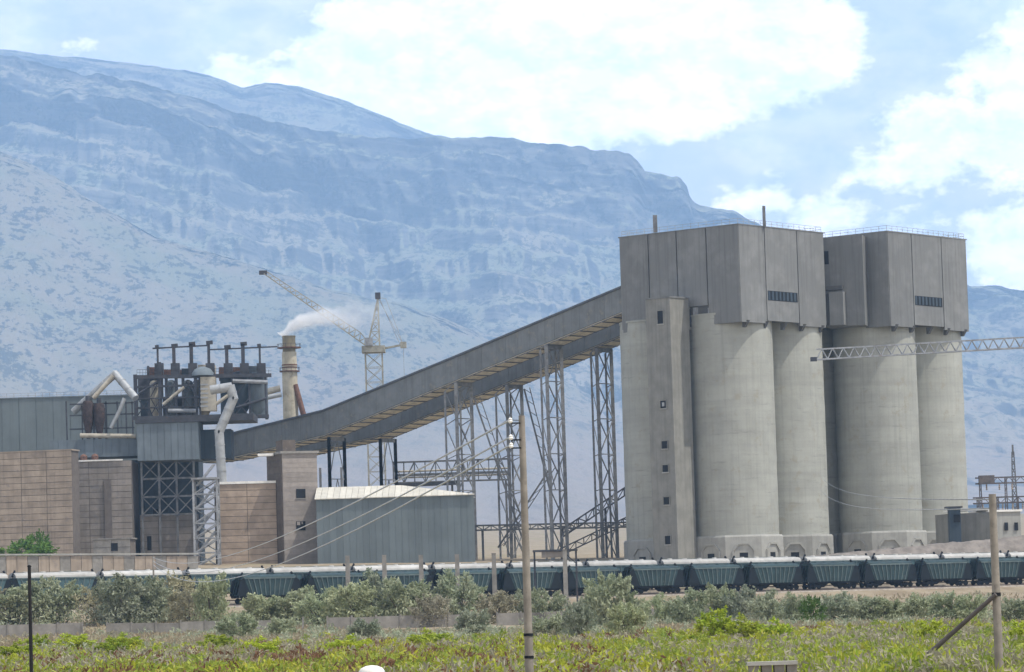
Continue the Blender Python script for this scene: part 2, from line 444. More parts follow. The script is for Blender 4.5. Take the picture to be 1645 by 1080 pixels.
# ------------------------------------------------------------------ plant materials
M_silo = mat('silo_concrete', (.39, .393, .348), .9, .10, .22, band=0.55, streak=.25, stain=(.32, .30, .235), bump=.25, bscale=2.0)
M_head = mat('head_concrete', (.20, .202, .195), .9, .15, .35, col2=(.18, .183, .178), streak=.45, bump=.15, bscale=3)
M_head2 = mat('head_joint_dark', (.10, .10, .097), .9, .15, .5)
M_shaft = mat('shaft_concrete', (.235, .23, .205), .9, .14, .4, streak=.4, bump=.2, bscale=3)
M_plinth = mat('plinth_concrete', (.33, .325, .295), .9, .12, .5, streak=.3, bump=.15, bscale=3)
M_hole = mat('dark_opening', (.012, .013, .016), .9, .1, 1)
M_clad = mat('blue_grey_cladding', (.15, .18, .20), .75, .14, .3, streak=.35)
M_clad2 = mat('dark_cladding_and_shade', (.045, .065, .085), .75, .18, .3, streak=.4)  # dark cladding blue; also carries the painted shadow of the trestle's wall bay
M_shed = mat('shed_cladding', (.14, .168, .175), .7, .10, .2, streak=.25)
M_roofc = mat('cream_roof', (.56, .53, .45), .7, .10, .6, stain=(.5, .46, .36))
M_soffit = mat('dusty_soffit', (.70, .64, .51), .9, .2, .8, stain=(.48, .43, .33))
M_gal = mat('gallery_cladding', (.17, .18, .18), .75, .15, .35, streak=.4, stain=(.24, .22, .18))
M_galroof = mat('gallery_roof', (.10, .11, .125), .8, .2, .5)
M_steel = mat('weathered_steel', (.145, .15, .155), .7, .3, .9, stain=(.17, .12, .09))
M_tres = mat('trestle_grey_steel', (.22, .222, .22), .7, .3, .9, stain=(.15, .12, .10))
M_steel2 = mat('grey_painted_steel', (.30, .31, .32), .65, .25, .9, stain=(.22, .17, .13))
M_darkst = mat('dark_steel', (.055, .058, .068), .7, .3, .9, stain=(.10, .06, .045))
M_rust = mat('rusty_steel', (.16, .085, .06), .85, .35, 1.2, stain=(.07, .05, .045))
M_pipe = mat('galvanised_duct', (.35, .36, .36), .5, .18, .7, stain=(.33, .31, .27), metal=.2)
M_pipe2 = mat('beige_duct', (.44, .40, .32), .7, .2, .7, stain=(.28, .22, .16))
M_stack = mat('stack_render', (.42, .38, .29), .85, .2, .5, streak=.4, stain=(.25, .21, .15))
M_stackd = mat('stack_sooty_top', (.25, .22, .15), .85, .2, .5)
M_brick1 = mat('wall_panel_warm', (.34, .28, .22), .9, .18, .45, stain=(.23, .20, .18), streak=.3)
M_brick2 = mat('wall_panel_grey', (.265, .235, .205), .9, .18, .45, stain=(.20, .19, .185), streak=.35)
M_brick3 = mat('wall_panel_tan', (.35, .275, .21), .9, .18, .45, stain=(.25, .20, .17))
M_joint = mat('mortar_joint', (.15, .13, .115), .95, .15, 1)
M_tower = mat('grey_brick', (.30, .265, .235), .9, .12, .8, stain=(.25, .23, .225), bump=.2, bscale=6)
M_tower_shade = mat('brown_brick_shaded', (.135, .11, .09), .9, .15, .6, stain=(.21, .18, .16))  # brown brick, darkened to paint the shade on the tower's left side
M_whiteedge = mat('white_edge', (.78, .76, .70), .7, .12, .8)
M_crane = mat('faded_yellow_crane', (.33, .32, .265), .7, .25, .6, stain=(.24, .21, .17))
M_pole = mat('weathered_pole', (.25, .225, .19), .9, .22, 2.0, stain=(.17, .15, .13))
M_conc = mat('rough_concrete', (.25, .235, .21), .9, .2, .9, stain=(.2, .19, .175), bump=.2)

RD = lambda a: Vector((math.cos(a), math.sin(a), 0))

# ------------------------------------------------------------------ silo blocks
BETA = R(50)
A_, B_ = RD(BETA), Vector((-math.cos(R(40)), math.sin(R(40)), 0))   # right face runs along A_, left face along B_
HEAD_TOP, HEAD_BOT = EYE + 79.6, EYE + 60.8
def arch_relief(parent, c, n, t, w, z0, hgt):
    """raised octagonal arch trim with a dark door recess on a plinth face"""
    mb = MB(); k = w / 2
    pts = [(-k, 0), (-k, hgt * .62), (-k * .5, hgt), (k * .5, hgt), (k, hgt * .62), (k, 0)]
    for (a, b), (a2, b2) in zip(pts[:-1], pts[1:]):
        mb.bar(c + t * a + n * .12 + Vector((0, 0, z0 + b)), c + t * a2 + n * .12 + Vector((0, 0, z0 + b2)), .35)
    return mb.build('arch_trim', M_plinth, parent)
def silo_block(C, Lb, La, label, silo_labels, zg, front_px, front_Y, detail):
    """C: front corner of the head in plan. Two by two silos under one tall head house"""
    base = Vector((C.x, C.y, zg))
    root = thing('silo_block', base, label, 'silo')
    F0 = P(front_px, 700, front_Y); F0.z = 0
    C = C + A_ * 2.2
    s = 17.6; rad = 8.68
    cents = [F0, F0 + A_ * s, F0 + B_ * s, F0 + A_ * s + B_ * s]
    for i, c in enumerate(cents):
        c = Vector((c.x, c.y, 0))
        zt = HEAD_BOT + (1.4 if i in (0, 2) else .2)
        mb = MB()
        n = 72
        prof = [(rad + .0, zg - .5)]
        for k in range(1, 24):
            prof.append((rad + random.uniform(-.035, .035), zg + 6 + (zt - zg - 6.4) * k / 23))
        prof += [(rad + .12, zt - .4), (rad + .12, zt)]
        mb.lathe(c, prof, n)
        so = mb.build('silo', M_silo, root, smooth=True)
        if silo_labels[i]: so['label'] = silo_labels[i]
        if i == 3: continue
        # octagonal plinth: faces look along the block axes and diagonals
        pl = MB(); ro = (rad + .25) / math.cos(math.pi / 8)
        pl.lathe(c, [(ro, zg - 1.5), (ro, zg + 5.2), (ro - .25, zg + 5.6)], 8, BETA + math.pi / 8)
        po = pl.build('plinth', M_plinth, root)
        for nn in (-A_, -B_, (-A_ - B_).normalized(), (A_ - B_).normalized()):
            t = Vector((-nn.y, nn.x, 0))
            fc = c + nn * (rad + .25)
            arch_relief(po, fc, nn, t, 4.4, zg + .2, 3.6)
            dr = MB(); dr.box(fc - t * .85 + nn * .003 + Vector((0, 0, zg + .3)), t * 1.7, nn * .03, (0, 0, 1.7)); dr.build('door', M_hole, po)
    # head house: core, then vertical concrete panels with recessed joints
    hb, ht = HEAD_BOT, HEAD_TOP
    core = MB(); core.box(Vector((C.x, C.y, hb)) + (A_ + B_) * .45, A_ * (La - .9), B_ * (Lb - .9), (0, 0, ht - hb))
    core.build('head_house', M_head2, root)
    def panels(o, d, nrm, L, cuts, louvre):
        for j, (a, b) in enumerate(zip(cuts[:-1], cuts[1:])):
            p = MB()
            lo = hb - (.9 if j in (0, len(cuts) - 2) else .3) + (3.4 if (louvre is None and j in (1, 2)) else 0)  # middle left panels stop short; the bared dark core paints deep shadow
            p.box(o + d * (L * a + .14) + Vector((0, 0, lo)), d * (L * (b - a) - .28), nrm * -.5, (0, 0, ht - lo))
            po = p.build('wall_panel', M_head, root)
            if louvre == j:
                f = MB(); f.box(o + d * (L * a + .5) + nrm * .004 + Vector((0, 0, hb + 3.9)), d * (L * (b - a) - 1.0), nrm * .05, (0, 0, 1.95)); fo = f.build('window_band', M_hole, po)
                for q in range(8):
                    sl = MB(); u = (L * (b - a) - 1.0) / 8
                    sl.box(o + d * (L * a + .5 + u * q) + nrm * .06 + Vector((0, 0, hb + 4.0)), d * (u * .55), nrm * .05, (0, 0, 1.75)); sl.build('glass_block_pane', M_clad2, po)
    o = Vector((C.x, C.y, 0))
    panels(o, A_, -B_, La, [0, .30, .68, 1.0], 1)
    panels(o, B_, -A_, Lb, [0, .27, .52, .76, 1.0], None)
    # far sides closed with plain walls
    fw = MB(); fw.box(o + A_ * La + B_ * .2 + Vector((0, 0, hb - .3)), A_ * .3, B_ * (Lb - .4), (0, 0, ht - hb + .3)); fw.build('wall_panel', M_head, root)
    fw = MB(); fw.box(o + B_ * Lb + A_ * .2 + Vector((0, 0, hb - .3)), B_ * .3, A_ * (La - .4), (0, 0, ht - hb + .3)); fw.build('wall_panel', M_head, root)
    cap = MB(); cap.box(o + (A_ + B_) * -.08 + Vector((0, 0, ht)), A_ * (La + .5), B_ * (Lb + .5), (0, 0, .22)); cap.build('roof_slab', M_head, root)
    # corbels under the head on the right face
    for q in range(5):
        cb = MB(); cc = o + A_ * (La * (.06 + .22 * q)) + B_ * .6
        cb.hexa([cc + Vector((0, 0, hb - 1.9)), cc + A_ * .7 + Vector((0, 0, hb - 1.9)), cc + A_ * .7 + B_ * .5 + Vector((0, 0, hb - 1.9)), cc + B_ * .5 + Vector((0, 0, hb - 1.9))],
                [cc - B_ * .8 + Vector((0, 0, hb - .5)), cc - B_ * .8 + A_ * .9 + Vector((0, 0, hb - .5)), cc + A_ * .9 + B_ * .5 + Vector((0, 0, hb - .5)), cc + B_ * .5 + Vector((0, 0, hb - .5))])
        cb.build('corbel', M_head2, root)
    # roof railing
    rl = MB(); zt = ht + .22
    cs = [o + A_ * .3 + B_ * .3, o + A_ * (La - .3) + B_ * .3, o + A_ * (La - .3) + B_ * (Lb - .3), o + A_ * .3 + B_ * (Lb - .3)]
    for a, b in zip(cs, cs[1:] + cs[:1]):
        for zz in (.55, 1.1): rl.bar(a + Vector((0, 0, zt + zz)), b + Vector((0, 0, zt + zz)), .06)
        nn = int((b - a).length / 1.9)
        for q in range(nn): rl.bar(a + (b - a) * (q / nn) + Vector((0, 0, zt)), a + (b - a) * (q / nn) + Vector((0, 0, zt + 1.1)), .07)
    tag(rl.build('roof_railing', M_steel2, root), kind='stuff')
    return root, cents
random.seed(3)
C1 = P(1187, 700, 749); ZG1 = GZ(C1.x, C1.y) + .2
blk1, cen1 = silo_block(C1, 30.5, 29.6, 'left silo block: pale concrete silos under a tall grey head house, stair shaft in front', ['frontmost silo of its block', 'silo at the right corner of its block', 'silo mostly behind the stair shaft', None], ZG1, 1178, 763, True)
C2 = P(1428, 700, 772); ZG2 = GZ(C2.x, C2.y) + .2
blk2, cen2 = silo_block(C2, 30.0, 29.6, 'right silo block: pale concrete silos with flat-topped head house, no stair shaft', ['frontmost silo of its block', 'silo at the far right edge', None, None], ZG2, 1410, 786, False)
# stair shaft on the left block
SH = P(1083, 700, 753)
sh = MB(); zs = P(1083, 478, 753).z
sA, sB = A_ * 6.2, B_ * 6.2
sh.box(Vector((SH.x, SH.y, ZG1 - 1)), sA, sB, (0, 0, zs - ZG1 + 1))
sho = tag(sh.build('stair_shaft', M_shaft, blk1), 'square stair shaft with a column of dark windows')
shc = MB(); shc.box(Vector((SH.x, SH.y, zs)) - (A_ + B_) * .15, A_ * 6.5, B_ * 6.5, (0, 0, .35)); shc.build('shaft_roof', M_head, sho)
for (py, hh) in ((510, 2.6), (650, 1.5), (715, 1.5), (753, 1.4), (805, 1.5), (868, 1.7)):
    z = P(1067, py, 755).z
    w = MB(); c = Vector((SH.x, SH.y, z - hh / 2)) + B_ * 1.7 - A_ * .02
    w.box(c, B_ * 1.45, A_ * -.04, (0, 0, hh)); wo_ = w.build('window', M_hole, sho)
    fr = MB(); fr.box(c + B_ * -.15 - A_ * .03 + Vector((0, 0, -.25)), B_ * 1.75, A_ * -.16, (0, 0, .22)); fr.build('sill', M_plinth, wo_)
    fm = MB()
    for (u_, z_, w_, h_) in ((-.16, -.02, .16, hh + .04), (1.45, -.02, .16, hh + .04), (-.16, hh, 1.77, .2)):
        fm.box(c + B_ * u_ - A_ * .03 + Vector((0, 0, z_)), B_ * w_, A_ * -.14, (0, 0, h_))
    fm.build('frame', M_shaft, wo_)
    if py == 650:
        pn = MB(); pn.box(c + B_ * .45 - A_ * .06 + Vector((0, 0, .35)), B_ * .6, A_ * -.03, (0, 0, .8)); pn.build('pane', M_pipe, wo_)
# bridge room from the shaft to the head, with a dark doorway
br = MB(); br.box(Vector((SH.x, SH.y, zs - 6.2)) + A_ * 6.25 + B_ * .8, A_ * 4.0, B_ * 4.6, (0, 0, 6.0)); bro = br.build('bridge_room', M_shaft, blk1)
dd = MB(); dd.box(Vector((SH.x, SH.y, zs - 5.6)) + A_ * 7.6 + B_ * .78, A_ * 1.5, B_ * -.04, (0, 0, 3.6)); dd.build('doorway', M_hole, bro)
# link building between the two heads
lk = MB(); L0 = P(1328, 520, 775); L1 = P(1388, 520, 775)
lk.box(Vector((L0.x, 776, EYE + 60.2)), (L1.x - L0.x, -3.5, 0), (3, 12, 0), (0, 0, HEAD_TOP - .6 - EYE - 60.2))
lko = lk.build('link_wall', M_head, blk2)
def onlink(px0, px1, py0, py1, name, m, out=.05, parent=None):
    b = MB(); d = Vector((L1.x - L0.x, -3.5, 0)); o0 = Vector((L0.x, 776, 0))
    f0, f1 = (px0 - 1328) / 64, (px1 - 1328) / 64
    z0, z1 = P(1340, py1, 778).z, P(1340, py0, 778).z
    n = Vector((-3.5, -d.x, 0)).normalized()
    b.box(o0 + d * f0 + n * .004 + Vector((0, 0, z0)), d * (f1 - f0), n * out, (0, 0, z1 - z0)); return b.build(name, m, parent or lko)
onlink(1329, 1336, 405, 426, 'window', M_hole)
onlink(1329, 1358, 462, 468, 'ledge', M_head2, .8)
onlink(1329, 1335, 474, 524, 'corner_post', M_head2, .6)
onlink(1338, 1361, 472, 525, 'bay_panel', M_head, 1.5)
# plant on the exposed silo shoulders
def shoulder(parent, c, off, items):
    for k, (u, w, h, m) in enumerate(items):
        b = MB(); z = HEAD_BOT + 1.4
        p = c - A_ * 7.2 + B_ * u
        b.cbox((p.x, p.y, z), w, 1.1, h, R(40)); b.build('fan_housing', m, parent)
shoulder(blk1, cen1[0], 0, [(2.4, 2.0, 1.5, M_steel2), (5.2, 1.2, 2.2, M_pipe), (-1.2, 1.6, 1.2, M_steel2)])
shoulder(blk2, cen2[0], 0, [(5.4, 1.5, 1.9, M_pipe), (2.6, 2.2, 1.6, M_clad2), (-.5, 2.4, 1.5, M_clad2)])
# antenna stubs on the roofs
for (px, py0, py1, Y, lab) in ((1053, 346, 376, 762, 'left one of two posts on the head house roof'), (1228, 331, 366, 757, 'right one of two posts on the head house roof')):
    a = P(px, py1, Y); b = P(px, py0, Y); mb = MB(); mb.bar(Vector((a.x, a.y, HEAD_TOP + .1)), Vector((a.x, a.y, b.z)), .85 if px < 1100 else .6); mb.build('roof_post', M_steel, blk1)['label'] = lab

# ------------------------------------------------------------------ twin conveyor galleries
GD = Vector((math.cos(R(40)), -math.sin(R(40)), 0))        # runs right and towards the viewer
GW = Vector((math.sin(R(40)), math.cos(R(40)), 0))         # across, away from the viewer
G_END = P(1004, 480, 772)                                  # where it meets the head house
def gal_point(px, py):
    """point on the near wall plane of the gallery at this pixel"""
    t1 = (px - W / 2) / F
    s = 0.0
    for _ in range(30):
        X, Y = G_END.x + GD.x * s, G_END.y + GD.y * s
        cur = pix((X, Y, EYE + (1000 - py) / 8))[0]
        s += (px - cur) / 6.0
    Y = G_END.y + GD.y * s
    return P(px, py, Y)
def gallery(off, label, px_pts, wid):
    g0 = gal_point(*px_pts[0][:2])
    root = thing('conveyor_gallery', Vector((g0.x, g0.y, GZ(g0.x, g0.y))), label, 'conveyor gallery')
    tops = [gal_point(px, py) + off for px, py, _ in px_pts]
    bots = [gal_point(px, pyb) + off for px, _, pyb in px_pts]
    W_ = GW * wid
    for i in range(len(tops) - 1):
        n = max(1, int((tops[i + 1] - tops[i]).length / 7.0))
        for k in range(n):
            a, b = k / n, (k + 1) / n
            t0, t1 = tops[i].lerp(tops[i + 1], a), tops[i].lerp(tops[i + 1], b)
            b0, b1 = bots[i].lerp(bots[i + 1], a), bots[i].lerp(bots[i + 1], b)
            g = (t1 - t0).normalized() * .03
            mb = MB(); mb.hexa([b0 + g, b1 - g, b1 - g + GW * .25, b0 + g + GW * .25], [t0 + g, t1 - g, t1 - g + GW * .25, t0 + g + GW * .25]); mb.build('wall_panel', M_gal, root)
        t0, t1, b0, b1 = tops[i], tops[i + 1], bots[i], bots[i + 1]
        mb = MB(); mb.hexa([b0 + W_ - GW * .25, b1 + W_ - GW * .25, b1 + W_, b0 + W_], [t0 + W_ - GW * .25, t1 + W_ - GW * .25, t1 + W_, t0 + W_]); mb.build('back_wall', M_gal, root)
        z = Vector((0, 0, .4)); mb = MB(); mb.hexa([t0 - GW * .35, t1 - GW * .35, t1 + W_ + GW * .3, t0 + W_ + GW * .3], [t0 - GW * .35 + z, t1 - GW * .35 + z, t1 + W_ + GW * .3 + z, t0 + W_ + GW * .3 + z]); mb.build('roof', M_galroof, root)
        z = Vector((0, 0, -.3)); mb = MB(); mb.hexa([b0 + z + GW * .25, b1 + z + GW * .25, b1 + W_ + z, b0 + W_ + z], [b0 - z * .5 + GW * .25, b1 - z * .5 + GW * .25, b1 + W_ - z * .5, b0 + W_ - z * .5]); mb.build('floor_slab', M_soffit, root)
        # floor beams across the soffit
        n = max(2, int((b1 - b0).length / 3.0))
        fb = MB()
        for k in range(n):
            p = b0.lerp(b1, (k + .5) / n) + Vector((0, 0, -.42)); fb.bar(p, p + W_, .16, .2)
        for q in (.02, .98):
            fb.bar(b0 + W_ * q + Vector((0, 0, -.3)), b1 + W_ * q + Vector((0, 0, -.3)), .2, .16)
        tag(fb.build('floor_beams', M_steel, root), kind='stuff')
    return root, tops, bots
GOFF = GW * 17.0
gal1, gt1, gb1 = gallery(Vector((0, 0, 0)), 'near one of the twin sloping conveyor galleries rising to the silo head', [(322, 708, 742), (372, 698, 735), (520, 661, 699), (735, 573, 610), (1012, 457, 496)], 5.6)
gal2, gt2, gb2 = gallery(GOFF, 'far one of the twin sloping conveyor galleries, behind the near one', [(372, 698, 733), (520, 661, 699), (735, 573, 610), (985, 468, 505)], 5.6)

def lattice(name, parent, p0, p1, q0, q1, n, leg, brace, m, mb_=None, cross='X'):
    """bracing between two legs p0-p1 and q0-q1"""
    mb = MB()
    for i in range(n):
        a0, a1 = Vector(p0).lerp(p1, i / n), Vector(p0).lerp(p1, (i + 1) / n)
        b0, b1 = Vector(q0).lerp(q1, i / n), Vector(q0).lerp(q1, (i + 1) / n)
        mb.bar(a1, b1, brace)
        if cross in ('X', 'Z'): mb.bar(a0, b1, brace)
        if cross == 'X': mb.bar(b0, a1, brace)
        if cross == 'K': mb.bar(a0, (a1 + b1) / 2, brace); mb.bar(b0, (a1 + b1) / 2, brace)
    return tag(mb.build(name, m, parent), kind='stuff')
def bent(px, py_top, label, off, n, back=3.2):
    """trestle bent: four legs under a gallery with lattice bracing"""
    t = gal_point(px, py_top) + off
    zg = GZ(t.x, t.y) - .5
    base = Vector((t.x, t.y, zg))
    root = thing('gallery_trestle', base, label, 'trestle', 'lattice trestles under the conveyor galleries')
    L = []
    for (u, v) in ((.2, 0), (5.2, 0), (.2, back), (5.2, back)):
        top = t + GW * u + Vector((-GD.x * v, -GD.y * v, 0))
        zt = t.z - .35 - v * .52
        p0, p1 = Vector((top.x, top.y, zg)), Vector((top.x, top.y, zt))
        if v == 0 or back:
            mb = MB(); mb.bar(p0, p1, .75 if v == 0 else .45, .6 if v == 0 else .4); mb.build('leg', M_tres, root)
        L.append((p0, p1))
    cb = MB(); cb.bar(L[0][1] + Vector((0, 0, -.4)), L[1][1] + Vector((0, 0, -.4)), .5, .8); cb.build('cap_beam', M_tres, root)
    lattice('bracing', root, L[0][0], L[0][1], L[1][0], L[1][1], n, .5, .2, M_tres, cross='X' if back else 'K')
    if back:
        for a, b in ((0, 2), (1, 3)): lattice('bracing', root, L[a][0], L[a][1], L[b][0], L[b][1], n, .3, .16, M_tres, cross='Z')
    return root
Z3 = Vector((0, 0, 0))
bent(527, 700, 'lowest trestle of the near gallery, at left end of the shed roof', Z3, 3, 0)
bent(731, 612, 'braced trestle under the near gallery, above the right end of shed', Z3, 5)
bent(876, 552, 'tall slim trestle under the near gallery, right of the tall wooden pole', Z3, 6, 1.6)
bent(527, 700, 'lowest trestle of the far gallery, behind the middle of shed roof', GOFF, 3, 0)
bent(731, 612, 'braced trestle of the far gallery just behind the tall wooden pole', GOFF, 5)
bent(876, 552, 'tall slim trestle of the far gallery closest to the silos', GOFF, 6, 1.6)
# long raking braces beside the two braced trestles
for i, (x0, y0, x1, y1, Y, lab) in enumerate(((762, 640, 838, 862, 806, 'long raking steel brace falling right from the near braced trestle'), (842, 625, 884, 790, 812, 'long raking steel brace falling right from the far braced trestle'), (800, 880, 884, 752, 814, 'raking brace rising right between the braced trestles'))):
    a, b = P(x0, y0, Y), P(x1, y1, Y); mb = MB(); mb.bar(a, b, .38); mb.bar(a + Vector((1.2, .5, .3)), b + Vector((1.2, .5, .3)), .2)
    for q in range(9): mb.bar(a.lerp(b, q / 9), a.lerp(b, (q + .5) / 9) + Vector((1.2, .5, .3)), .12)
    tag(mb.build('raking_brace', M_steel, None, loc=b), lab, 'brace')

def truss_bridge(name, a, b, hgt, dep, n, m, label, cat, posts=True, thick=.28):
    """pipe bridge: two trusses a-b with top and bottom chords, verticals and diagonals, on posts"""
    a, b = Vector(a), Vector(b); up = Vector((0, 0, hgt)); dd = Vector((0, dep, 0))
    root = thing(name, Vector((a.x, a.y, GZ(a.x, a.y))), label, cat)
    for k, o in enumerate((Vector((0, 0, 0)), dd)):
        mb = MB(); mb.bar(a + o, b + o, thick); mb.build('bottom_chord', m, root)
        mb = MB(); mb.bar(a + o + up, b + o + up, thick); mb.build('top_chord', m, root)
        mb = MB()
        for i in range(n + 1):
            p = (a + o).lerp(b + o, i / n); mb.bar(p, p + up, thick * .7)
            if i < n:
                q = (a + o).lerp(b + o, (i + 1) / n)
                mb.bar(p if i % 2 else p + up, q + up if i % 2 else q, thick * .6)
        tag(mb.build('web_bracing', m, root), kind='stuff')
    mb = MB()
    for i in range(n + 1):
        p = a.lerp(b, i / n); mb.bar(p, p + dd, thick * .6); mb.bar(p + up, p + dd + up, thick * .6)
    tag(mb.build('cross_members', m, root), kind='stuff')
    if posts:
        for f in (.04, .5, .96):
            p = a.lerp(b, f) + dd * .5
            mb = MB(); mb.bar(Vector((p.x, p.y, GZ(p.x, p.y) - .5)), p, .5); mb.build('post', m, root)
    return root
truss_bridge('pipe_bridge', P(632, 776, 850), P(820, 770, 850), 4.7, 2.6, 11, M_steel, 'level pipe bridge truss running behind the shed roof', 'bridge')
pb = MB()
for i, (yy, rr) in enumerate(((764, .3), (758, .22), (768, .2))):
    a, b = P(634, yy, 851.2 - i * .3), P(818, yy - 6, 851.2 - i * .3); m = MB(); m.tube([a, b], rr, 8); m.build('pipe', M_pipe2 if i else M_steel2, bpy.data.objects['pipe_bridge'])
truss_bridge('inclined_conveyor', P(905, 862, 812), P(1040, 772, 812), 1.7, 2.2, 11, M_darkst, 'upper open lattice conveyor climbing to the silo foot', 'conveyor', True, .3)
truss_bridge('inclined_conveyor', P(900, 893, 822), P(1040, 826, 822), 1.5, 2.2, 11, M_darkst, 'lower open lattice conveyor climbing to the silo foot', 'conveyor', False, .26)
truss_bridge('pipe_bridge', P(764, 852, 795), P(1040, 846, 795), 1.0, 1.5, 22, M_steel, 'low pipe rack crossing between trestle feet left of the silos', 'bridge', True, .3)
mb = MB(); mb.bar(P(640, 780, 846), P(735, 776, 846), 2.2, .8); tag(mb.build('dark_canopy', M_darkst, None, loc=P(690, 778, 846)), 'dark flat canopy just above the shed roof ridge', 'canopy')

# ------------------------------------------------------------------ left works: halls, panels, ducts
def hall(name, px0, px1, pyt, pyb, Y, depth, yaw, m, label, cat='building', courses=0, cols=None, pm=None, group=None, to_ground=True, joint=None):
    """box building whose front wall spans two pixels at its own distance; optional wall panels with recessed joints"""
    w = parallel(px0, px1, Y, yaw)
    # verticals lean in the picture: place the foot by the lower pixel row
    p0 = P(px0, pyb, Y); zt = P((px0 + px1) / 2, pyt, Y).z
    a, b = RD(yaw), RD(yaw + math.pi / 2)
    o = Vector((p0.x, p0.y, min(p0.z, GZ(p0.x, p0.y) - 1.0) if to_ground else p0.z))
    root = thing(name, o, label, cat, group)
    mb = MB(); mb.box(o, a * w, b * depth, (0, 0, zt - o.z)); mb.build('wall', joint or m, root)
    if courses:
        ch = (zt - p0.z) / courses
        cols = cols or [0, 1]
        nlow = int(max(0, (p0.z - o.z) / ch))
        meshes = {}
        for r in range(-nlow, courses):
            for k, (u0_, u1_) in enumerate(zip(cols[:-1], cols[1:])):
                if k not in meshes:
                    q = MB(); q.box(o + a * (w * u0_ + .05) - b * .1 + Vector((0, 0, .05)), a * (w * (u1_ - u0_) - .1), b * .22, (0, 0, ch - .1))
                    meshes[k] = q.build('wall_panel', pm or m, root); ob = meshes[k]
                else:
                    ob = meshes[k].copy(); COL.objects.link(ob); ob.parent = root
                ob.location = (random.uniform(-.01, .01), random.uniform(-.03, .01), p0.z - o.z + r * ch)
    return root, o, a, b, w, zt
def on_wall(parent, info, u, z, w, h, name, m, out=.06):
    _, o, a, b, W_, zt = info
    q = MB(); q.box(o + a * (u - w / 2) - b * .105 + Vector((0, 0, z - o.z - h / 2)), a * w, b * -out, (0, 0, h)); return q.build(name, m, parent)
def upx(info, px, py):
    """position along a hall's front wall, and height, of a pixel"""
    _, o, a, b, w, zt = info
    lo, hi = 0, w
    z = o.z + (zt - o.z) * .5
    for _ in range(40):
        mid = (lo + hi) / 2
        q = o + a * mid
        y_ = P(px, py, q.y)
        if pix((q.x, q.y, y_.z))[0] < px: lo = mid
        else: hi = mid
    q = o + a * lo
    return lo, P(px, py, q.y).z

random.seed(11)
# long shed on the far left
s1 = hall('storage_hall', -160, 224, 640, 738, 836, 30, R(2), M_shed, 'long blue-grey metal hall at the left edge with roof railing', courses=1, cols=[i / 14 for i in range(15)])
r_ = s1[0]; rl = MB()
o, a, b, w, zt = s1[1:]
for zz in (.6, 1.15): rl.bar(o + Vector((0, 0, zt - o.z + zz)), o + a * w + Vector((0, 0, zt - o.z + zz)), .06)
for q in range(int(w / 1.6)): rl.bar(o + a * q * 1.6 + Vector((0, 0, zt - o.z)), o + a * q * 1.6 + Vector((0, 0, zt - o.z + 1.15)), .08)
tag(rl.build('roof_railing', M_steel2, r_), kind='stuff')
cp = MB(); cp.box(o - a * .2 - b * .3 + Vector((0, 0, zt - o.z)), a * (w + .4), b * 30.6, (0, 0, .25)); cp.build('roof', M_clad, r_)
# big panel building, front left, corner towards the viewer
s2 = hall('panel_building', -120, 118, 730, 892, 776, 4.5, R(-12), M_brick2, 'tan and grey panel-walled building at the left edge behind green bush', courses=16, cols=[0, .16, .33, .5, .66, .83, 1.0], pm=M_brick1, joint=M_joint)
cp = MB(); o, a, b, w, zt = s2[1:]; cp.box(o - a * .1 - b * .2 + Vector((0, 0, zt - o.z)), a * (w + .3), b * 4.9, (0, 0, .3)); cp.build('parapet', M_brick1, s2[0])
# second panel building with a white roof edge and little things on its roof
s3 = hall('panel_building', 116, 214, 741, 892, 786, 14, R(0), M_brick2, 'grey panel-walled building with thin white roof edge and ducts above', courses=15, cols=[0, .3, .62, 1.0], joint=M_joint)
o, a, b, w, zt = s3[1:]
cp = MB(); cp.box(o - b * .4 + Vector((0, 0, zt - o.z)), a * (w * .86), b * .6, (0, 0, .32)); cp.build('roof_edge', M_whiteedge, s3[0])
pil = MB(); pil.box(o + a * (w * .55) - b * .55 + Vector((0, 0, 4)), a * 1.5, b * .5, (0, 0, zt - o.z - 8)); pil.build('pilaster', M_joint, s3[0])
for px, c in ((133, M_rust), (151, M_rust)):
    u, z = upx(s3, px, 735); d = MB(); c0 = o + a * u + b * 1.5; d.tube([Vector((c0.x, c0.y, zt)), Vector((c0.x, c0.y, zt + 1.1))], .75, 10); d.lathe((c0.x, c0.y, zt + 1.1), [(.8, 0), (.55, .4), (.1, .6)], 10)
    tag(d.build('roof_ventilator', c, None, loc=Vector((c0.x, c0.y, zt))), 'stubby rust-pink roof ventilator, %s of two on white-edged roof' % ('left' if px < 140 else 'right'), 'ventilator', 'roof ventilators')
# recess column wall between the panel building and the trestle
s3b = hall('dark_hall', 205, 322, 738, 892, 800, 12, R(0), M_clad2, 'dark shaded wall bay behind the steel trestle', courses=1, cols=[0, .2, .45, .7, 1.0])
# lower brick wall right of it
s4 = hall('brick_annex', 226, 316, 826, 892, 791, 7, R(0), M_brick2, 'low greyish brick annex under the steel trestle with a dark slit', courses=6, cols=[0, .33, .66, 1.0], pm=M_brick2, joint=M_joint)
u, z = upx(s4, 240, 873); on_wall(s4[0], s4, u, z, .9, 3.0, 'slit_window', M_hole)
u, z = upx(s4, 250, 824); on_wall(s4[0], s4, u, z, 1.0, 1.5, 'slit_window', M_hole)
